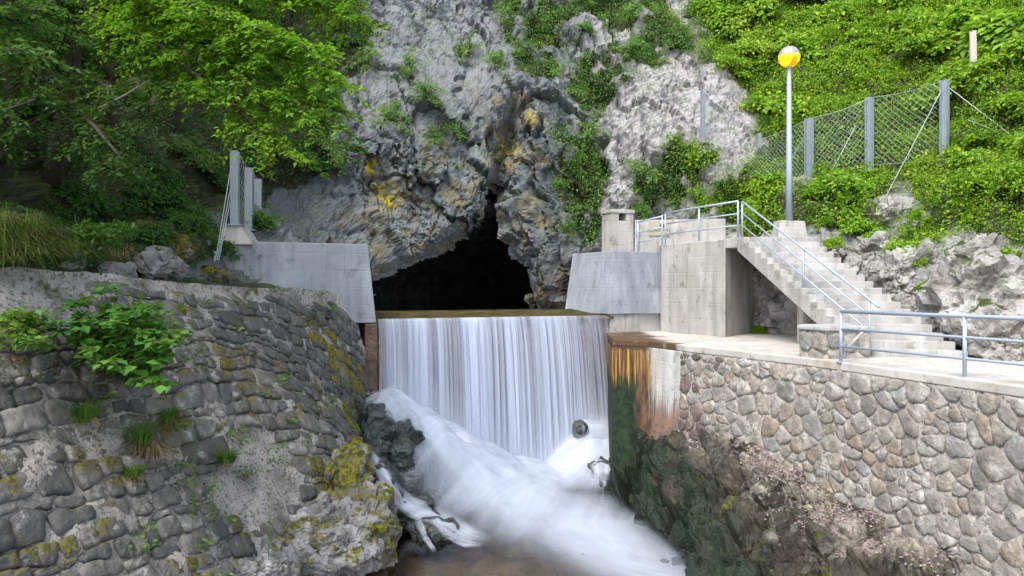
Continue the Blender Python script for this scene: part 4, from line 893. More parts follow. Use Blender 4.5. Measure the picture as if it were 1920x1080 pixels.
# falling sheet
wf = empty("waterfall", dam(DW / 2, .3, POOL)); wo = np.array(dam(DW / 2, .3, POOL))
def fall_sheet(name, mat, seed, push, f0, f1, thin):
    nu, nv = 420, 60; U, V_ = np.meshgrid(np.linspace(0, 1, nu), np.linspace(0, 1, nv), indexing='ij'); u, v = U.ravel(), V_.ravel()
    drop = np.where(v < .06, 0, (v - .06) / .94) ** 1.15 * 5.25
    out = np.where(v < .06, -.12 + v / .06 * .12, .03 + .30 * np.sqrt(drop + .004)) + push * sstep(0, 1.5, drop)
    q = np.stack([u * 46 + seed, u * 0, v * .5], 1)
    wob = (.085 * pnoise(q, seed) + .05 * pnoise(q * [2.6, 1, 1.4], seed + 1)) * sstep(0, .6, drop)
    c = DW * (.004 + .992 * u) + .05 * pnoise(np.stack([u * 20, v * .6, 0 * u], 1), seed + 2) * v + (u - .5) * .35 * v ** 1.5
    p2 = DL[None] + DU[None] * c[:, None] + DQ[None] * (out + wob)[:, None]
    P = np.stack([p2[:, 0], p2[:, 1], CREST + .02 - drop], 1)
    dens = f0 + (f1 - f0) * v + .26 * pnoise(np.stack([u * 9, v * .2, 0 * u], 1), seed + 4) + .2 * pnoise(np.stack([u * 27, v * .3, 0 * u], 1), seed + 6) - thin * sstep(.66, .98, u) * (1 - .5 * v) - .12 * sstep(.5, .56, np.abs(u - .5) + .06)
    dens *= sstep(0, .05, v) * .8 + .2
    return link(name, np_mesh(name, P - wo, grid_faces(nu, nv), True, np.stack([u * 8, v * 5], 1), dict(foam=np.clip(dens, 0, 1))), M[mat], wf)
fall_sheet("water_sheet", 'fall', 3, 0., .60, .80, .18); fall_sheet("water_threads", 'fall2', 9, .10, .40, .56, .10)
# spray rising where the curtain meets the heaped water
nu, nv = 160, 40; U, V_ = np.meshgrid(np.linspace(0, 1, nu), np.linspace(0, 1, nv), indexing='ij'); u, v = U.ravel(), V_.ravel(); cc = u * DW
hm = np.interp(cc, [-1, 0, .6, 1.2, 2.2, 3.2, 4.2, 5.2, 6.0, 6.7, 7.4, 8.3], [2.6, 2.9, 2.75, 2.35, 1.75, 1.15, .6, .4, 1.05, 1.6, 1.5, 1.2])
for k, (pr_, hi_, dm) in enumerate(((.62, 1.5, .62), (.95, .9, .62))):
    hh = hm * (1 - .12 * k) - .25 + v * (hi_ + .25); p2_ = DL[None] + DU[None] * cc[:, None] + DQ[None] * (pr_ + .25 * (1 - v))[:, None]
    dn = dm * (1 - v) ** 1.3 * sstep(0, .15, v + .05) * sstep(0, .06, u) * (1 - sstep(.95, 1, u)) + .12 * fbm(np.stack([cc * 1.2, v * 2, 0 * v + k], 1), 3, 88) * (1 - v)
    link("spray", np_mesh("spray", np.stack([p2_[:, 0], p2_[:, 1], POOL + hh], 1) - wo, grid_faces(nu, nv), True, np.stack([cc * .25, v], 1), dict(foam=np.clip(dn, 0, 1) * (v < .98))), M['mist'], wf)
# white water: surface heaped over hidden rocks at the foot, running off to the lower right
PATH = np.array([(-3.2, 23.2), (-1.0, 22.3), (.6, 20.8), (2.0, 18.6), (3.1, 16.2), (3.9, 13.5), (4.4, 10)])
def run_water(name, mat, lift, seed, gain):
    X_, Y_ = np.meshgrid(np.arange(-5.2, 5.4, .06), np.arange(9.5, 26.0, .06), indexing='ij'); x, y = X_.ravel(), Y_.ravel()
    rel = np.stack([x, y], 1) - DL; c = rel @ DU; r = rel @ DQ
    A1 = np.interp(c, [-1, 0, .6, 1.2, 2.2, 3.2, 4.2, 5.2, 6.0, 6.7, 7.4, 8.3], [2.6, 2.9, 2.75, 2.35, 1.75, 1.15, .6, .4, 1.05, 1.6, 1.5, 1.2])
    wd = np.interp(c, [-1, 0, 2.5, 4.5, 6, 7, 8.3], [1.7, 1.8, 2.2, 1.8, 1.1, 1.15, 1.1])
    rc = np.maximum(r - .45, 0); z = A1 * np.exp(-(rc / wd) ** 2)
    sh_ = np.interp(c, [0, 1.5, 3, 5, 8], [1.3, 1.2, .6, .2, .1]) * np.exp(-((r - 2.3) / 1.0) ** 2) * .35; z = z + sh_
    n_ = fbm(np.stack([x * 1.1, y * 1.1, 0 * x], 1), 3, seed); z = z * (1 + .07 * n_) + .03 * n_
    best = np.full(len(x), 1e9); lat = np.zeros(len(x)); lon = np.zeros(len(x)); acc = 0
    for k in range(len(PATH) - 1):
        a, b = PATH[k], PATH[k + 1]; ab = b - a; L = np.linalg.norm(ab); tt_ = ((x - a[0]) * ab[0] + (y - a[1]) * ab[1]) / L ** 2; tc = np.clip(tt_, 0, 1)
        d_ = np.hypot(x - a[0] - tc * ab[0], y - a[1] - tc * ab[1]); sg2 = np.sign((x - a[0]) * ab[1] - (y - a[1]) * ab[0])
        lat = np.where(d_ < best, d_ * sg2, lat); lon = np.where(d_ < best, acc + tc * L, lon); best = np.minimum(best, d_); acc += L
    near = np.exp(-(np.maximum(r - .3, 0) / np.interp(c, [0, 3, 5, 8], [3.0, 3.0, 2.8, 2.2])) ** 4)
    run = np.exp(-((lat - .25) / np.interp(lon, [0, 4, 8, 13, 16], [2.3, 2.2, 1.75, 1.25, .9])) ** 2) * np.interp(lon, [0, 4, 7, 10, 13, 17], [1.0, .95, .74, .58, .5, .34])
    side = sstep(-.1, .6, c - .42 * np.maximum(r - .4, 0)) * (1 - sstep(DW - .2, DW + .5, c))
    foam = np.clip(np.maximum(near * 1.05 * side, run * sstep(.8, 2.6, r + 1.2)), 0, 1) * gain + .10 * n_ * near
    # bare patches where rocks break the flow
    foam *= 1 - sstep(-.25, .3, x - np.interp(y, [7.6, 10.6, 13.6, 16.4, 19.2, 22.3, 24], [5.2, 4.6, 4.1, 3.75, 3.3, 2.95, 3.6]))
    keep = (foam > .02); idx = -np.ones(len(x), int); Fg = grid_faces(*X_.shape, True); Fg = Fg[keep[Fg].any(1)]
    used = np.unique(Fg); idx[used] = np.arange(len(used))
    v_uv = np.where(near * side > run, r * 1.0, lon); u_uv = np.where(near * side > run, c, lat + 20)
    # blend of both flow directions kept apart by the uv offset
    P = np.stack([x, y, POOL + .03 + z + lift], 1)[used]
    return link(name, np_mesh(name, P - wo, idx[Fg], True, np.stack([c * .6 + lat * .5, r * .35 + lon * .25], 1)[used], dict(foam=foam[used])), M[mat], wf)
run_water("white_water", 'foam', 0., 5, 1.0); run_water("spray_veil", 'foam', .13, 8, .72)
# side trickle over the left rocks
def ribbon(name, pts, wid, seed):
    pts = np.array(pts); n = 60; tpar = np.linspace(0, len(pts) - 1, n); C = np.stack([np.interp(tpar, np.arange(len(pts)), pts[:, k]) for k in range(3)], 1); w = np.interp(tpar, np.arange(len(wid)), wid)
    for _ in range(4): C[1:-1] = (C[:-2] + C[1:-1] * 2 + C[2:]) / 4
    us = np.linspace(-1, 1, 15); side_ = np.array([.9, .25, .1]); P = (C[:, None] + side_[None, None] * (us[None, :] * w[:, None])[..., None]); P[..., 2] += .12 * (1 - us[None] ** 2) * np.minimum(w[:, None], .4); P[..., 1] -= .1 * (1 - us[None] ** 2)
    U, V_ = np.meshgrid(us, np.linspace(0, 5, n)); dens = (1 - np.abs(U) ** 1.5) * .72 * sstep(0, .3, V_) * (1 - .6 * sstep(4.2, 5, V_))
    return link(name, np_mesh(name, P.reshape(-1, 3) - wo, grid_faces(n, 15), True, np.stack([U.ravel() * 1.2, V_.ravel()], 1), dict(foam=dens.ravel())), M['foam'], wf)
dg = bpy.context.evaluated_depsgraph_get(); rocks = [o for o in COL.objects if o.name.startswith(("wet_rock", "bank_boulder"))]
RV = []; RF = []; k0 = 0
for o in rocks:
    V = np.array([v.co[:] for v in o.data.vertices]) + np.array(o.location); RV.append(V); RF += [tuple(i + k0 for i in p.vertices) for p in o.data.polygons]; k0 += len(V)
rbvh = BVHTree.FromPolygons([tuple(p) for p in np.concatenate(RV)], RF)
def on_rock(px, py):
    v = Vector(((px - 960) / F, 1, -(py - 540) / F)); h = rbvh.ray_cast(Vector((0, 0, EYE)), v.normalized()); tp = (POOL + .04 - EYE) / v.z
    if h[0] is not None and h[0].y < tp: return np.array(h[0]) - np.array([0, .04, -.03])
    return np.array([v.x * tp, tp, POOL + .05])
def film(pts, wid, seed, dmax):
    """thin sheet of water lying on the rocks: centre line and half width given in photo pixels, dropped onto the rock surface"""
    pts = np.array(pts, float); n = 70; tp = np.linspace(0, len(pts) - 1, n); C = np.stack([np.interp(tp, np.arange(len(pts)), pts[:, k]) for k in (0, 1)], 1)
    for _ in range(6): C[1:-1] = (C[:-2] + 2 * C[1:-1] + C[2:]) / 4
    w = np.interp(tp, np.arange(len(wid)), wid); us = np.linspace(-1, 1, 21); tan = np.gradient(C, axis=0); nrm = np.stack([-tan[:, 1], tan[:, 0]], 1); nrm /= np.linalg.norm(nrm, axis=1)[:, None]
    P = np.array([[on_rock(*(C[i] + nrm[i] * u * w[i])) for u in us] for i in range(n)])
    for _ in range(5): P[1:-1] = (P[:-2] + 2 * P[1:-1] + P[2:]) / 4; P[:, 1:-1] = (P[:, :-2] + 2 * P[:, 1:-1] + P[:, 2:]) / 4
    P[..., 1] -= .05; U, V_ = np.meshgrid(us, np.linspace(0, 5, n)); q = fbm(np.stack([U.ravel() * 1.5, V_.ravel() * .8, 0 * U.ravel()], 1), 3, seed).reshape(U.shape)
    dens = np.clip((1 - np.abs(U) ** 2) * dmax + .25 * q, 0, 1) * sstep(0, .4, V_) * (1 - sstep(3.9, 5, V_)) * (1 - sstep(.75, 1, np.abs(U)))
    link("side_trickle", np_mesh("side_trickle", P.reshape(-1, 3) - wo, grid_faces(n, 21), True, np.stack([U.ravel() * .45, V_.ravel()], 1), dict(foam=dens.ravel())), M['foam'], wf)
film([(683, 833), (700, 860), (722, 895), (745, 930), (775, 955), (815, 965), (850, 985), (890, 1005), (945, 1015)], [8, 13, 17, 22, 24, 22, 24, 26, 16], 1, .8)
film([(1098, 790), (1112, 815), (1125, 850), (1128, 890), (1130, 925)], [16, 24, 26, 24, 26], 4, .75)
film([(1060, 800), (1055, 830), (1050, 870), (1045, 905)], [14, 15, 18, 22], 5, .6)
film([(1150, 800), (1152, 840), (1150, 880), (1146, 920)], [9, 10, 14, 16], 6, .6)
film([(780, 960), (788, 985), (800, 1010), (820, 1040)], [9, 9, 7, 8], 2, .6)
film([(812, 968), (835, 1000), (870, 1018), (915, 1022)], [12, 10, 10, 8], 3, .5)
tag(wf, "silky white waterfall dropping over the weir into the pool", "waterfall")

# ------------------------------------------------------------------ plants
def leaf_mesh(name, pos, dr, nr_, L, Wd):
    pos, dr, nr_ = np.asarray(pos), np.asarray(dr), np.asarray(nr_); dr = dr / (np.linalg.norm(dr, axis=1)[:, None] + 1e-9)
    sd_ = np.cross(dr, nr_); sd_ /= np.linalg.norm(sd_, axis=1)[:, None] + 1e-9; nn = np.cross(sd_, dr); L = np.asarray(L)[:, None]; Wd = np.asarray(Wd)[:, None]
    V = np.stack([pos, pos + dr * L * .42 + sd_ * Wd * .5 + nn * L * .07, pos + dr * L - nn * L * .10, pos + dr * L * .42 - sd_ * Wd * .5 + nn * L * .07], 1).reshape(-1, 3)
    return np_mesh(name, V, np.arange(len(V)).reshape(-1, 4), False)
def unit(a): return a / (np.linalg.norm(a, axis=-1, keepdims=True) + 1e-9)
def shrub_proto(seed, n=2600, leaf=.11, rad=(1, 1, .85), lobes=16):
    g = np.random.default_rng(seed); c = unit(g.normal(size=(lobes, 3))) * g.uniform(.25, .8, (lobes, 1)); c[:, 2] = np.abs(c[:, 2]) * .9 + .1; c *= rad; lr = g.uniform(.22, .42, lobes)
    k = g.integers(0, lobes, n); o = unit(g.normal(size=(n, 3))); o[:, 2] = np.abs(o[:, 2]) * 1.0 - .25; rr_ = lr[k] * g.uniform(.45, 1.1, n)
    pos = c[k] + o * rr_[:, None]; nr_ = unit(o * .5 + [0, 0, .9] + g.normal(0, .35, (n, 3))); dr = unit(o * [1, 1, .1] + g.normal(0, .5, (n, 3)) + [0, 0, -.25])
    L = leaf * g.uniform(.65, 1.3, n); me = leaf_mesh("foliage", pos, dr, nr_, L, L * .62)
    m = MB()
    for q in c[:10]: m.tube([(0, 0, -.15), tuple(q * .5 + g.normal(0, .06, 3)), tuple(q)], [.022, .014, .006], 5, False)
    sm = bpy.data.meshes.new("stems"); sm.from_pydata(m.v, [], m.f); return me, sm
def sprays(paths, seed, ntw, leaf, tw=(.45, 1.0), flat=.22, per=18):
    """twigs off each branch path with leaves set alternately along them; returns leaf arrays and twig tubes"""
    g = np.random.default_rng(seed); pos = []; dr = []; nr_ = []; L = []; m = MB()
    for pth in paths:
        pth = np.array(pth); seg = np.linalg.norm(np.diff(pth, axis=0), axis=1); cum = np.concatenate([[0], np.cumsum(seg)])
        for _ in range(int(ntw * cum[-1])):
            s = cum[-1] * g.uniform(.12, 1.0) ** .8; p = np.array([np.interp(s, cum, pth[:, k]) for k in range(3)]); q = np.array([np.interp(min(s + .2, cum[-1]), cum, pth[:, k]) for k in range(3)])
            tan = unit(q - p) if np.linalg.norm(q - p) > 1e-4 else unit(pth[-1] - pth[-2]); a = g.uniform(0, 6.28); d_ = unit(tan * .7 + np.array([math.cos(a), math.sin(a), g.normal(0, flat) - .12])); ln = g.uniform(*tw)
            e = p + d_ * ln + np.array([0, 0, -.12 * ln]); m.tube([p, (p + e) / 2 + [0, 0, .03], e], [.007, .005, .003], 3, False)
            sd_ = unit(np.cross(d_, [0, 0, 1.])); k = per; tt_ = np.linspace(.12, 1, k) + g.normal(0, .02, k); sg3 = np.where(np.arange(k) % 2, 1, -1)
            b = p + (e - p) * tt_[:, None] + [0, 0, .02]; pos.append(b + g.normal(0, .035, (k, 3))); dr.append(unit(d_ * .55 + sd_ * sg3[:, None] * .9 + g.normal(0, .3, (k, 3)) + [0, 0, -.15])); nr_.append(unit(np.array([0, 0, 1.]) + g.normal(0, .32, (k, 3)))); L.append(leaf * g.uniform(.7, 1.25, k))
    return np.concatenate(pos), np.concatenate(dr), np.concatenate(nr_), np.concatenate(L), m
PROTO = {}
for nm, mt, lf, sd0 in (('hill', 'hill', .125, 300), ('cliff', 'cliffl', .115, 320), ('forest', 'forest', .12, 340), ('hill2', 'hill2', .2, 360)):
    PROTO[nm] = []
    for k in range(4):
        a, b = shrub_proto(sd0 + k, 2400, lf, (1, 1, .8) if nm != 'cliff' else (.9, .8, 1.0), 15); a.materials.append(M[mt]); b.materials.append(M['twig']); PROTO[nm].append((a, b))
def airy_proto(seed):
    g = np.random.default_rng(seed); paths = []
    for k in range(11):
        a = g.uniform(0, 6.28); d_ = np.array([math.cos(a), math.sin(a), g.uniform(.1, 1.3)]); ln = g.uniform(.5, 1.25); e = d_ / np.linalg.norm(d_) * ln; paths.append([np.zeros(3), e * .5 + [0, 0, .12], e - [0, 0, .12 * ln]])
    p, d_, n_, L, tw = sprays(paths, seed, 11, .105, (.2, .5), .3, 10); m = MB(); m.add(tw.v, tw.f)
    for q in paths: m.tube(q, [.02, .013, .006], 5, False)
    sm = bpy.data.meshes.new("stems"); sm.from_pydata([tuple(q) for q in m.v], [], m.f); return leaf_mesh("foliage", p, d_, n_, L, L * .6), sm
def put_shrub(kind, p, n, s, label, group, up=.6, name="shrub"):
    e = empty(name, tuple(p)); a, b = R.choice(PROTO[kind]); ax = Vector(unit(np.array(n) * (1 - up) + np.array([0, 0, up]))); e.rotation_euler = (ax.to_track_quat('Z', 'Y') @ Matrix.Rotation(R.uniform(0, 6.3), 3, 'Z').to_quaternion()).to_euler(); e.scale = (s * R.uniform(.85, 1.2), s * R.uniform(.85, 1.2), s * R.uniform(.8, 1.1))
    link("foliage", a, None, e); link("stems", b, None, e); return tag(e, label, "shrub", group)
def near_what(x, y, D):
    if y < 140 and x > 1560: return "on the hillside above the rockfall fence near the wooden post" if x > 1720 else "high on the hillside behind the lit lamp globe"
    if x < 1470: return "on the slope between the pale rock and the lamp" if y > 130 else "on top of the pale rock left of the lamp"
    if x < 1620: return "below the rockfall fence beside the lamp pole" if y > 300 else "behind the left part of the rockfall fence"
    if y < 320: return "behind the right part of the rockfall fence" if x < 1800 else "right of the rockfall fence"
    return "among the rocks beside the stairs" if x < 1760 else "above the rocks beside the walkway"
PROTO['airy'] = []
for k in range(5):
    a, b = airy_proto(380 + k); a.materials.append(M['cliffl']); b.materials.append(M['twig']); PROTO['airy'].append((a, b))
area = 1 / np.maximum(-N0[:, 1], .15); infr = (ppx > -160) & (ppx < 2080) & (ppy > -260) & (ppy < 700)
NV = np.zeros_like(P1); me_n = cliff.data; buf = np.empty(len(P1) * 3, np.float32); me_n.vertices.foreach_get("normal", buf); NV = buf.reshape(-1, 3).astype(float); NV *= np.where(NV[:, 1:2] > 0, -1, 1)
def scatter(mask, n):
    w = area * mask; w = w / w.sum(); return rng.choice(len(w), n, p=w)
def cover(name, mask, n, leaf, mat, thick, label, cat):
    i = scatter(mask, n); cl = np.clip(1.5 * fbm(P1[i] * .6, 3, 400) + .4, .06, 1.7)
    g = rng.uniform(0, 1, n) ** .8; pos = P1[i] + NV[i] * (g * cl * thick)[:, None] + [0, 0, .1] * g[:, None] + rng.normal(0, .08, (n, 3))
    nr_ = unit(NV[i] * .5 + [0, 0, .9] + rng.normal(0, .4, (n, 3))); dr = unit(NV[i] * .5 + rng.normal(0, .8, (n, 3)) + [0, 0, -.3]); L = leaf * rng.uniform(.5, 1.0, n) * np.exp(.55 * fbm(P1[i] * .7, 2, 430))
    return tag(link(name, leaf_mesh(name, pos, dr, nr_, L, L * .62), M[mat]), label, cat, kind="stuff")
isl = (X < -3.6) & (ppx < 720)
cover("hillside_undergrowth", veg * infr * (~isl) * (ppx > 1290), 210000, .125, 'hill', .7, "dense green creepers and undergrowth covering the right hillside", "undergrowth")
cover("cliff_ivy_foliage", veg * infr * (~isl) * (ppx <= 1330), 60000, .105, 'cliffl', .5, "creepers hanging over the pale cliff right of the cave", "creepers")
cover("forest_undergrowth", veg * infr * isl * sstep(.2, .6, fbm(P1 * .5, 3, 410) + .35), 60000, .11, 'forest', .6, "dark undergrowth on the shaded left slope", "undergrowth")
sparse = infr * (veg < .4) * (cave < .05) * (NV[:, 2] > .15) * (ppy < 560) * sstep(.15, .4, fbm(P1 * .7, 3, 420)) * (Z > 1.2)
cover("ledge_plants_foliage", sparse, 5000, .085, 'cliffl', .25, "sparse small plants on ledges of the bare cliff", "plants")
def spaced(mask, n, dmin):
    out = []; cand = scatter(mask, 4000)
    for i in cand:
        if len(out) >= n: break
        if all(np.linalg.norm(P1[i] - P1[j]) > dmin for j in out): out.append(i)
    return out
for i in spaced(veg * infr * (~isl) * (ppx > 1300), 120, 1.15):
    fence = 1480 < ppx[i] < 1800 and 140 < ppy[i] < 345
    sz = R.uniform(.35, .5) if fence or ppy[i] > 380 else R.uniform(.6, 1.1) if ppy[i] > 260 else R.uniform(.8, 1.8); w_ = near_what(ppx[i], ppy[i], 0)
    put_shrub(R.choice(('hill', 'hill', 'hill2')), P1[i] - NV[i] * .1, NV[i], sz, ("large" if sz > .95 else "middling" if sz > .5 else "small") + " bright green shrub " + w_, "shrubs covering the right hillside")
for i in spaced(veg * infr * (~isl) * (ppx <= 1300), 42, .95):
    put_shrub(R.choice(('cliff', 'airy', 'airy')), P1[i] - NV[i] * .1, NV[i], R.uniform(.4, .85), "green shrub rooted in the " + ("overgrown cliff top above the cave" if ppy[i] < 190 and ppx[i] < 1180 else "cliff rim over the pale rock" if ppy[i] < 190 else "crack running down right of the cave" if ppx[i] < 1160 else "pale rock behind the parapet wall"), "shrubs on the cliff right of the cave", .4)
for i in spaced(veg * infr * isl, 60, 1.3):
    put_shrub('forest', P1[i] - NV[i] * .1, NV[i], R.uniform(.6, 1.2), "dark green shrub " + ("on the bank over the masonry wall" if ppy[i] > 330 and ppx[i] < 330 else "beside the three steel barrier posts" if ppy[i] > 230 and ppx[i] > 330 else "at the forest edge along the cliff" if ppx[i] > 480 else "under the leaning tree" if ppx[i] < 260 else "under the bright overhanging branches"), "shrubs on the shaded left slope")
for px, py, s, lab in ((765, 135, .75, "light shrub growing out of the smooth slab above the cave"), (800, 185, 1.0, "large shrub hanging on the cliff left of the cleft"), (735, 225, .75, "shrub low on the cliff above the yellow lichen"), (850, 240, .6, "shrub beside the dark cleft above the cave"),
                       (640, 285, .8, "thin shrub on the grey cliff beside the forest edge"), (880, 95, .65, "shrub with reddish stems on the ledge of the smooth slab"), (930, 120, .6, "small shrub on the cliff ledge over the cleft"), (690, 120, .8, "shrub on the left rim of the smooth slab"),
                       (1085, 300, .5, "shrub in the crack right of the cave"), (1075, 430, .5, "low shrub beside the small pillar"), (820, 260, .5, "trailing shrub over the ochre rock")):
    h_, n_ = hit(px, py); put_shrub('airy', h_, n_, s * 1.1, lab, None, .35)
for px, py, s, lab in ((1556, 462, .4, "small shrub beside the top stair steps"), (1640, 455, .5, "shrub over the pale outcrop beside the stairs"), (1750, 545, .5, "shrub between the pale rocks behind the stair rail"), (1705, 600, .3, "tiny shrub at the foot of the rocks by the stairs"), (1872, 495, .6, "shrub hanging over the tilted pale rock"), (1690, 480, .6, "leafy shrub on the big pale outcrop"), (1780, 640, .3, "tiny shrub behind the walkway railing"), (1885, 655, .35, "small shrub at the back of the walkway"), (1600, 430, .55, "shrub under the rockfall fence beside the lamp footing")):
    h_, n_ = hit(px, py); put_shrub('hill2' if s > .45 else 'hill', h_ - np.array([0, .25, 0]), n_, s, lab, None, .6)
h_, n_ = hit(1440, 600); put_shrub('hill', (8.35, 25.0, .0), (0, -1, .2), .45, "small shrub growing under the stairs", None)

# ---- trees with leaf sprays
def tree_parts(trunk, trad, branches, seed, ntw, leaf, mat, **kw):
    p, d_, n_, L, tw = sprays(branches, seed, ntw, leaf, **kw); cm = leaf_mesh("crown", p, d_, n_, L, L * .6); cm.materials.append(M[mat])
    m = MB(); m.tube(trunk, trad, 10)
    for b in branches:
        n = len(b); m.tube(b, [max(.05 * (1 - i / n) * min(1.4, np.linalg.norm(np.array(b[-1]) - b[0]) / 3), .009) for i in range(n)], 6, False)
    m.add(tw.v, tw.f); tm_ = bpy.data.meshes.new("trunk"); tm_.from_pydata([tuple(q) for q in m.v], [], m.f); tm_.materials.append(M['bark'])
    for q in tm_.polygons: q.use_smooth = True
    return tm_, cm
bt, _ = hit(100, 330); bt = bt - np.array([0, 0, .3]); D0 = bt[1] - .6
def pl_(lst): return [PX(*q) - bt for q in lst]
tr_ = pl_([(98, 345, bt[1]), (105, 280, bt[1] - .3), (128, 190, D0), (140, 90, D0), (150, 0, D0), (170, -120, D0), (185, -260, D0)])
br = [pl_(q) for q in ([(150, 10, D0), (300, 22, 16.4), (420, 60, 15.8), (540, 110, 15.3), (635, 150, 15.0)], [(160, -40, D0), (300, 20, 16.0), (400, 95, 15.6), (520, 180, 15.2), (645, 235, 15.0)], [(165, -80, D0), (330, -60, 16.4), (470, -20, 16), (600, 5, 15.6), (670, 30, 15.4)],
      [(150, 20, D0), (280, 70, 15.8), (380, 150, 15.4), (470, 225, 15.2), (535, 288, 15.0)], [(160, -20, D0), (350, 40, 16.6), (470, 115, 16.2), (570, 165, 16.0), (625, 205, 15.8)], [(170, -120, D0), (350, -130, 16.2), (520, -70, 15.8), (630, -30, 15.4)], [(150, -10, D0), (320, 100, 17), (430, 160, 17), (520, 215, 17.0)],
      [(165, -60, D0), (260, -30, 15.6), (390, 20, 15.2), (500, 60, 15.0), (585, 95, 14.8)], [(160, -60, D0), (330, -10, 17), (470, 50, 17.2), (590, 90, 17.4)])]
tm_, cm = tree_parts(tr_, [.24, .2, .17, .15, .13, .1, .06], br, 501, 19, .125, 'bright', per=20)
tb = empty("beech_tree", tuple(bt)); link("trunk", tm_, None, tb); link("crown", cm, None, tb); tag(tb, "leaning tree whose long branches spread bright green leaves over the abutment", "tree")
br = [pl_(q) for q in ([(140, 60, D0 + .2), (60, 120, 16.5), (-40, 150, 16)], [(130, 120, D0), (220, 175, 16.6), (330, 240, 16.2)], [(118, 200, D0), (30, 250, 16.6), (-60, 280, 16)], [(140, 40, D0), (240, 80, 16.2), (330, 160, 15.8)], [(130, 150, D0), (60, 190, 15.6), (0, 210, 15)], [(110, 250, D0), (200, 300, 16.8), (250, 330, 16.4)], [(120, 180, D0), (180, 240, 16), (230, 300, 15.6)], [(150, -20, D0), (60, 20, 15.8), (-50, 40, 15)])]
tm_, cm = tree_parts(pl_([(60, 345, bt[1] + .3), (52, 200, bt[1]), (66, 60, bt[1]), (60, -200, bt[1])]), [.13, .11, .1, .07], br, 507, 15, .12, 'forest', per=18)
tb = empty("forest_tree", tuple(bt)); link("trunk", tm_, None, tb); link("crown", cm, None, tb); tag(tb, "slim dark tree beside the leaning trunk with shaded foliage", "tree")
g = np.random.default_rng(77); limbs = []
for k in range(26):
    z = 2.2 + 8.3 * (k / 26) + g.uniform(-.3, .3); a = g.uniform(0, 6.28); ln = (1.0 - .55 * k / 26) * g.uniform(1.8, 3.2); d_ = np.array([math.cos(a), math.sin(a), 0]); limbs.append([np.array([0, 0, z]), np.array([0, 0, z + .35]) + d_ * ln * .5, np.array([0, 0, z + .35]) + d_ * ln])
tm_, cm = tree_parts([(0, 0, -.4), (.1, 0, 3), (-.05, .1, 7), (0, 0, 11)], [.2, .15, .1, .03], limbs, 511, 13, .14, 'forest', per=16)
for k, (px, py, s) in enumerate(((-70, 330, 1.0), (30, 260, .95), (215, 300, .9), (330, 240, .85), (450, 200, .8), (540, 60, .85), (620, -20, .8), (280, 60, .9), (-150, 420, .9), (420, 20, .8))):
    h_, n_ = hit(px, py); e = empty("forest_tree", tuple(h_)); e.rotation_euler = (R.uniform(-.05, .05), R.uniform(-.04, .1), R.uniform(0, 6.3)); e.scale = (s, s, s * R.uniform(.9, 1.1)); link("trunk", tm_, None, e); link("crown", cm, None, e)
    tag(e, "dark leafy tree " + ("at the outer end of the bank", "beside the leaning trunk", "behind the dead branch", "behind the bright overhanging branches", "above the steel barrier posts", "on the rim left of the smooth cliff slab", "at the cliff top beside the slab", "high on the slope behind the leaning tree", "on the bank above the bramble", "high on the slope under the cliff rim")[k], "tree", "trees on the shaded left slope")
h_, _ = hit(330, 235); db = empty("dead_branch", tuple(PX(195, 200, 18))); e_ = [PX(*q) - PX(195, 200, 18) for q in ((185, 204, 16.4), (205, 194, 16.2), (238, 177, 16.0), (280, 150, 15.8))]; m = MB(); m.tube(e_, [.035, .032, .026, .012], 7); m.build("limb", M['deadwood'], db, smooth=True); m = MB(); m.tube([e_[1], e_[1] + [-.05, 0, .45]], [.015, .006], 5); m.build("side_twig", M['deadwood'], db)
tag(db, "pale bare dead branch slanting among the dark trees", "branch")

# ---- plants on the left wall
def wall_hit(px, py):
    d_ = np.array([(px - 960) / F, 1, -(py - 540) / F]); o = np.array([0, 0, EYE]); tq = ((LO + LN * .08 - o) @ LN) / (d_ @ LN); return o + d_ * tq
b0 = wall_hit(255, 700); sp = empty("maple_bush", tuple(b0)); paths = []
for q in ((130, 560, 12.4), (190, 540, 12.6), (250, 545, 12.6), (300, 575, 12.6), (325, 620, 12.4), (120, 620, 11.9), (165, 650, 11.6), (215, 600, 11.9), (265, 620, 12), (310, 670, 12), (285, 715, 11.8), (205, 680, 11.4), (150, 595, 12), (240, 570, 12.2), (300, 640, 11.8)):
    e_ = PX(*q) - b0; paths.append([np.zeros(3), e_ * .5 + [0, 0, .12], e_])
p, d_, n_, L, tw = sprays(paths, 601, 9, .16, (.18, .42), .15, 8); cm = leaf_mesh("foliage", p, d_, n_, L, L * .95); link("foliage", cm, M['maple'], sp)
m = MB(); m.add(tw.v, tw.f)
for q in paths: m.tube(q, [.016, .011, .005], 5, False)
m.build("stems", M['twig'], sp); tag(sp, "large maple bush sprouting from the masonry wall", "bush")
b0 = wall_hit(50, 620); sp = empty("bramble_bush", tuple(b0)); paths = [[np.zeros(3), (PX(*q) - b0) * .5 + [0, 0, .08], PX(*q) - b0] for q in ((0, 590, 11), (30, 575, 11.3), (70, 590, 11.6), (100, 610, 11.8), (-20, 620, 10.8), (90, 640, 11.4), (40, 640, 11))]
p, d_, n_, L, tw = sprays(paths, 603, 9, .13, (.15, .35), .2, 8); link("foliage", leaf_mesh("foliage", p, d_, n_, L, L * .8), M['maple'], sp); m = MB(); m.add(tw.v, tw.f); m.build("stems", M['twig'], sp); tag(sp, "low bramble spreading over the rough top band of the wall", "bush")
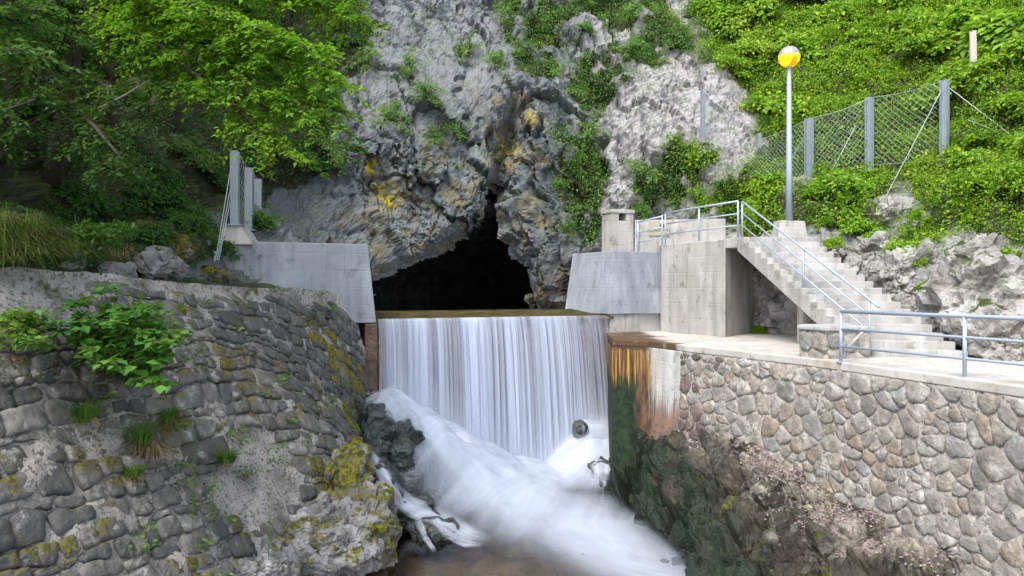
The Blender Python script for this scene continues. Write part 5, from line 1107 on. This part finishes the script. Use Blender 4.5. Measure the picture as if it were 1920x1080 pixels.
def blades(seed, n, ln, spread, droop, w=.012):
    g = np.random.default_rng(seed); V = []; Fq = []
    for _ in range(n):
        a = g.uniform(0, 6.28); d_ = np.array([math.cos(a), math.sin(a), 0]); b = d_ * g.uniform(0, spread * .35) ; l = ln * g.uniform(.5, 1.1); sd_ = np.array([-d_[1], d_[0], 0]) * w; o = g.uniform(.2, 1) * spread; k0 = len(V)
        for j, f_ in enumerate((0, .4, .75, 1.)):
            q = b + d_ * o * f_ ** 1.5 + np.array([0, 0, l * (f_ - droop * f_ ** 2.2)]); ww = sd_ * (1 - f_ * .92); V += [q - ww, q + ww]
        Fq += [(k0 + 2 * j, k0 + 2 * j + 1, k0 + 2 * j + 3, k0 + 2 * j + 2) for j in range(3)]
    return np.array(V), np.array(Fq)
for k, (px, py, s, mat, lab) in enumerate(((160, 790, .5, 'grass', "grass tuft beside the dark blocks left of the maple bush"), (262, 830, .6, 'grass', "bright grass tuft over dry straw below the maple bush"), (425, 868, .42, 'grass', "grass tuft growing out of the smooth mortar patch"), (318, 790, .4, 'grass', "small grass tuft right of the maple bush"), (285, 850, .55, 'straw', "drooping clump of dry straw under the bright grass tuft"), (250, 895, .3, 'grass', "short grass tuft below the dry straw"))):
    s *= 1.35; V, Fq = blades(700 + k, 150, s, s * .8, 1.1 if mat == 'straw' else .55, .011); e = empty("grass_tuft", tuple(wall_hit(px, py))); link("blades", np_mesh("blades", V, Fq, False), M[mat], e); V, Fq = blades(750 + k, 30, s * .7, s * .9, 1.3, .009); link("dry_blades", np_mesh("dry_blades", V, Fq, False), M['straw'], e); tag(e, lab, "grass tuft")
# long grass along the bank top
Vs = []; Fs = []; n0 = 0; Vd = []; Fd = []; n1_ = 0
for k in range(300):
    p, n_ = hit(R.uniform(-40, 300), R.choice([R.uniform(405, 490), R.uniform(440, 490)])); p = p - np.array([0, .1, .05])
    V, Fq = blades(800 + k, 44, R.uniform(.5, .95), R.uniform(.4, .8), R.uniform(.8, 1.25), .013); V = V + p
    if R.random() < .72: Vs.append(V); Fs.append(Fq + n0); n0 += len(V)
    else: Vd.append(V); Fd.append(Fq + n1_); n1_ += len(V)
tag(link("bank_grass", np_mesh("bank_grass", np.concatenate(Vs), np.concatenate(Fs), False), M['dgrass']), "long dark grass overhanging the bank above the masonry wall", "grass", kind="stuff")
tag(link("dry_bank_grass", np_mesh("dry_bank_grass", np.concatenate(Vd), np.concatenate(Fd), False), M['straw']), "dry straw coloured grass along the bank above the masonry wall", "grass", kind="stuff")
for k in range(64):
    s_, t_ = R.uniform(.5, 11), R.uniform(.1, 6.2); p = lfn(s_, t_, .06); n = R.randint(14, 34); g = np.random.default_rng(1000 + k); a = g.uniform(0, 6.28, n); rr_ = g.uniform(.02, .2, n); pos = np.stack([np.cos(a) * rr_, np.sin(a) * rr_, g.uniform(0, .16, n)], 1)
    e = empty("wall_weed", tuple(p)); L = g.uniform(.06, .125, n); link("leaves", leaf_mesh("leaves", pos, unit(np.stack([np.cos(a), np.sin(a), g.uniform(-.4, .4, n)], 1)), unit(g.normal(0, .4, (n, 3)) + [0, -.3, 1]), L, L * .6), M['grass'], e); m = MB()
    for j in range(0, n, 4): m.tube([(0, 0, -.04), tuple(pos[j])], .004, 3, False)
    m.build("stems", M['twig'], e); tag(e, "small green weed in the masonry joints " + ("close to the abutment wall" if s_ < 2.5 else "under the wall top" if t_ < 1.6 else "around the smooth mortar patch" if s_ < 7.5 else "among the big blocks below the maple bush"), "weed", "weeds in the masonry wall")
for px, py, hh, lab in ((342, 990, 1.55, "tall thin weed in front of the mortar patch"), (378, 985, .95, "shorter thin weed beside the tall one"), (485, 1050, .95, "thin leafy weed on the broad flat boulder"), (4, 490, 1.0, "upright leafy weed on the bank at the wall top")):
    p = wall_hit(px, py) + LN * .25 if py > 500 else PX(6, 492, 12.2); e = empty("tall_weed", tuple(p)); m = MB(); m.tube([(0, 0, -.1), (.02, 0, hh * .5), (.05, .02, hh)], [.008, .006, .003], 5); m.build("stem", M['grass'], e); n = int(60 * hh); g = np.random.default_rng(px); z = np.linspace(.05, hh, n); a = np.arange(n) * 2.4; L = .085 * (1.2 - z / hh * .8)
    link("leaves", leaf_mesh("leaves", np.stack([z / hh * .04, 0 * z, z], 1), np.stack([np.cos(a), np.sin(a), 0 * a + .35], 1), np.tile([0, 0, 1.], (n, 1)) + g.normal(0, .2, (n, 3)), L, L * .4), M['grass'], e); tag(e, lab, "weed")
# tall grasses among the hillside plants
Vs = []; Fs = []; n0 = 0
for i in scatter(veg * infr * (~isl) * (ppx > 1000), 330):
    V, Fq = blades(2000 + int(i) % 9973, 26, R.uniform(.4, .9), R.uniform(.3, .7), R.uniform(.5, 1.0), .012); Vs.append(V + P1[i] + NV[i] * .15); Fs.append(Fq + n0); n0 += len(V)
tag(link("hillside_grass", np_mesh("hillside_grass", np.concatenate(Vs), np.concatenate(Fs), False), M['grass']), "thin tall grass blades between the hillside shrubs", "grass", kind="stuff")
# fallen petals on the right bank
bk = BVHTree.FromPolygons([tuple(p) for p in Pb], [tuple(int(i) for i in f) for f in grid_faces(ns, nr)])
pos = []; nn = []
while len(pos) < 4200:
    s_ = R.uniform(4.5, 11.5); e_ = edge(s_); q = R.uniform(.05, 1.0) ** 1.2 * (1.5 if s_ > 6 else .8); x, y = e_[0] - .93 * q, e_[1] - .37 * q
    if pnoise(np.array([[x * .9, y * .9, 0]]), 5)[0] < -.12: continue
    h_ = bk.ray_cast(Vector((x, y, 2)), Vector((0, 0, -1)))
    if h_[0] is not None and h_[0].z > POOL + .3: pos.append(np.array(h_[0]) + [0, 0, .012]); nn.append(np.array(h_[1]) * (1 if h_[1].z > 0 else -1))
pos, nn = np.array(pos), np.array(nn); L = rng.uniform(.035, .075, len(pos)); tag(link("fallen_petals_litter", leaf_mesh("fallen_petals", pos, rng.normal(size=(len(pos), 3)) * [1, 1, .2], unit(nn + rng.normal(0, .25, nn.shape)), L, L * .8), M['petal']), "pinkish brown fallen petals on the rock bank below the rubble wall", "petals", kind="stuff")
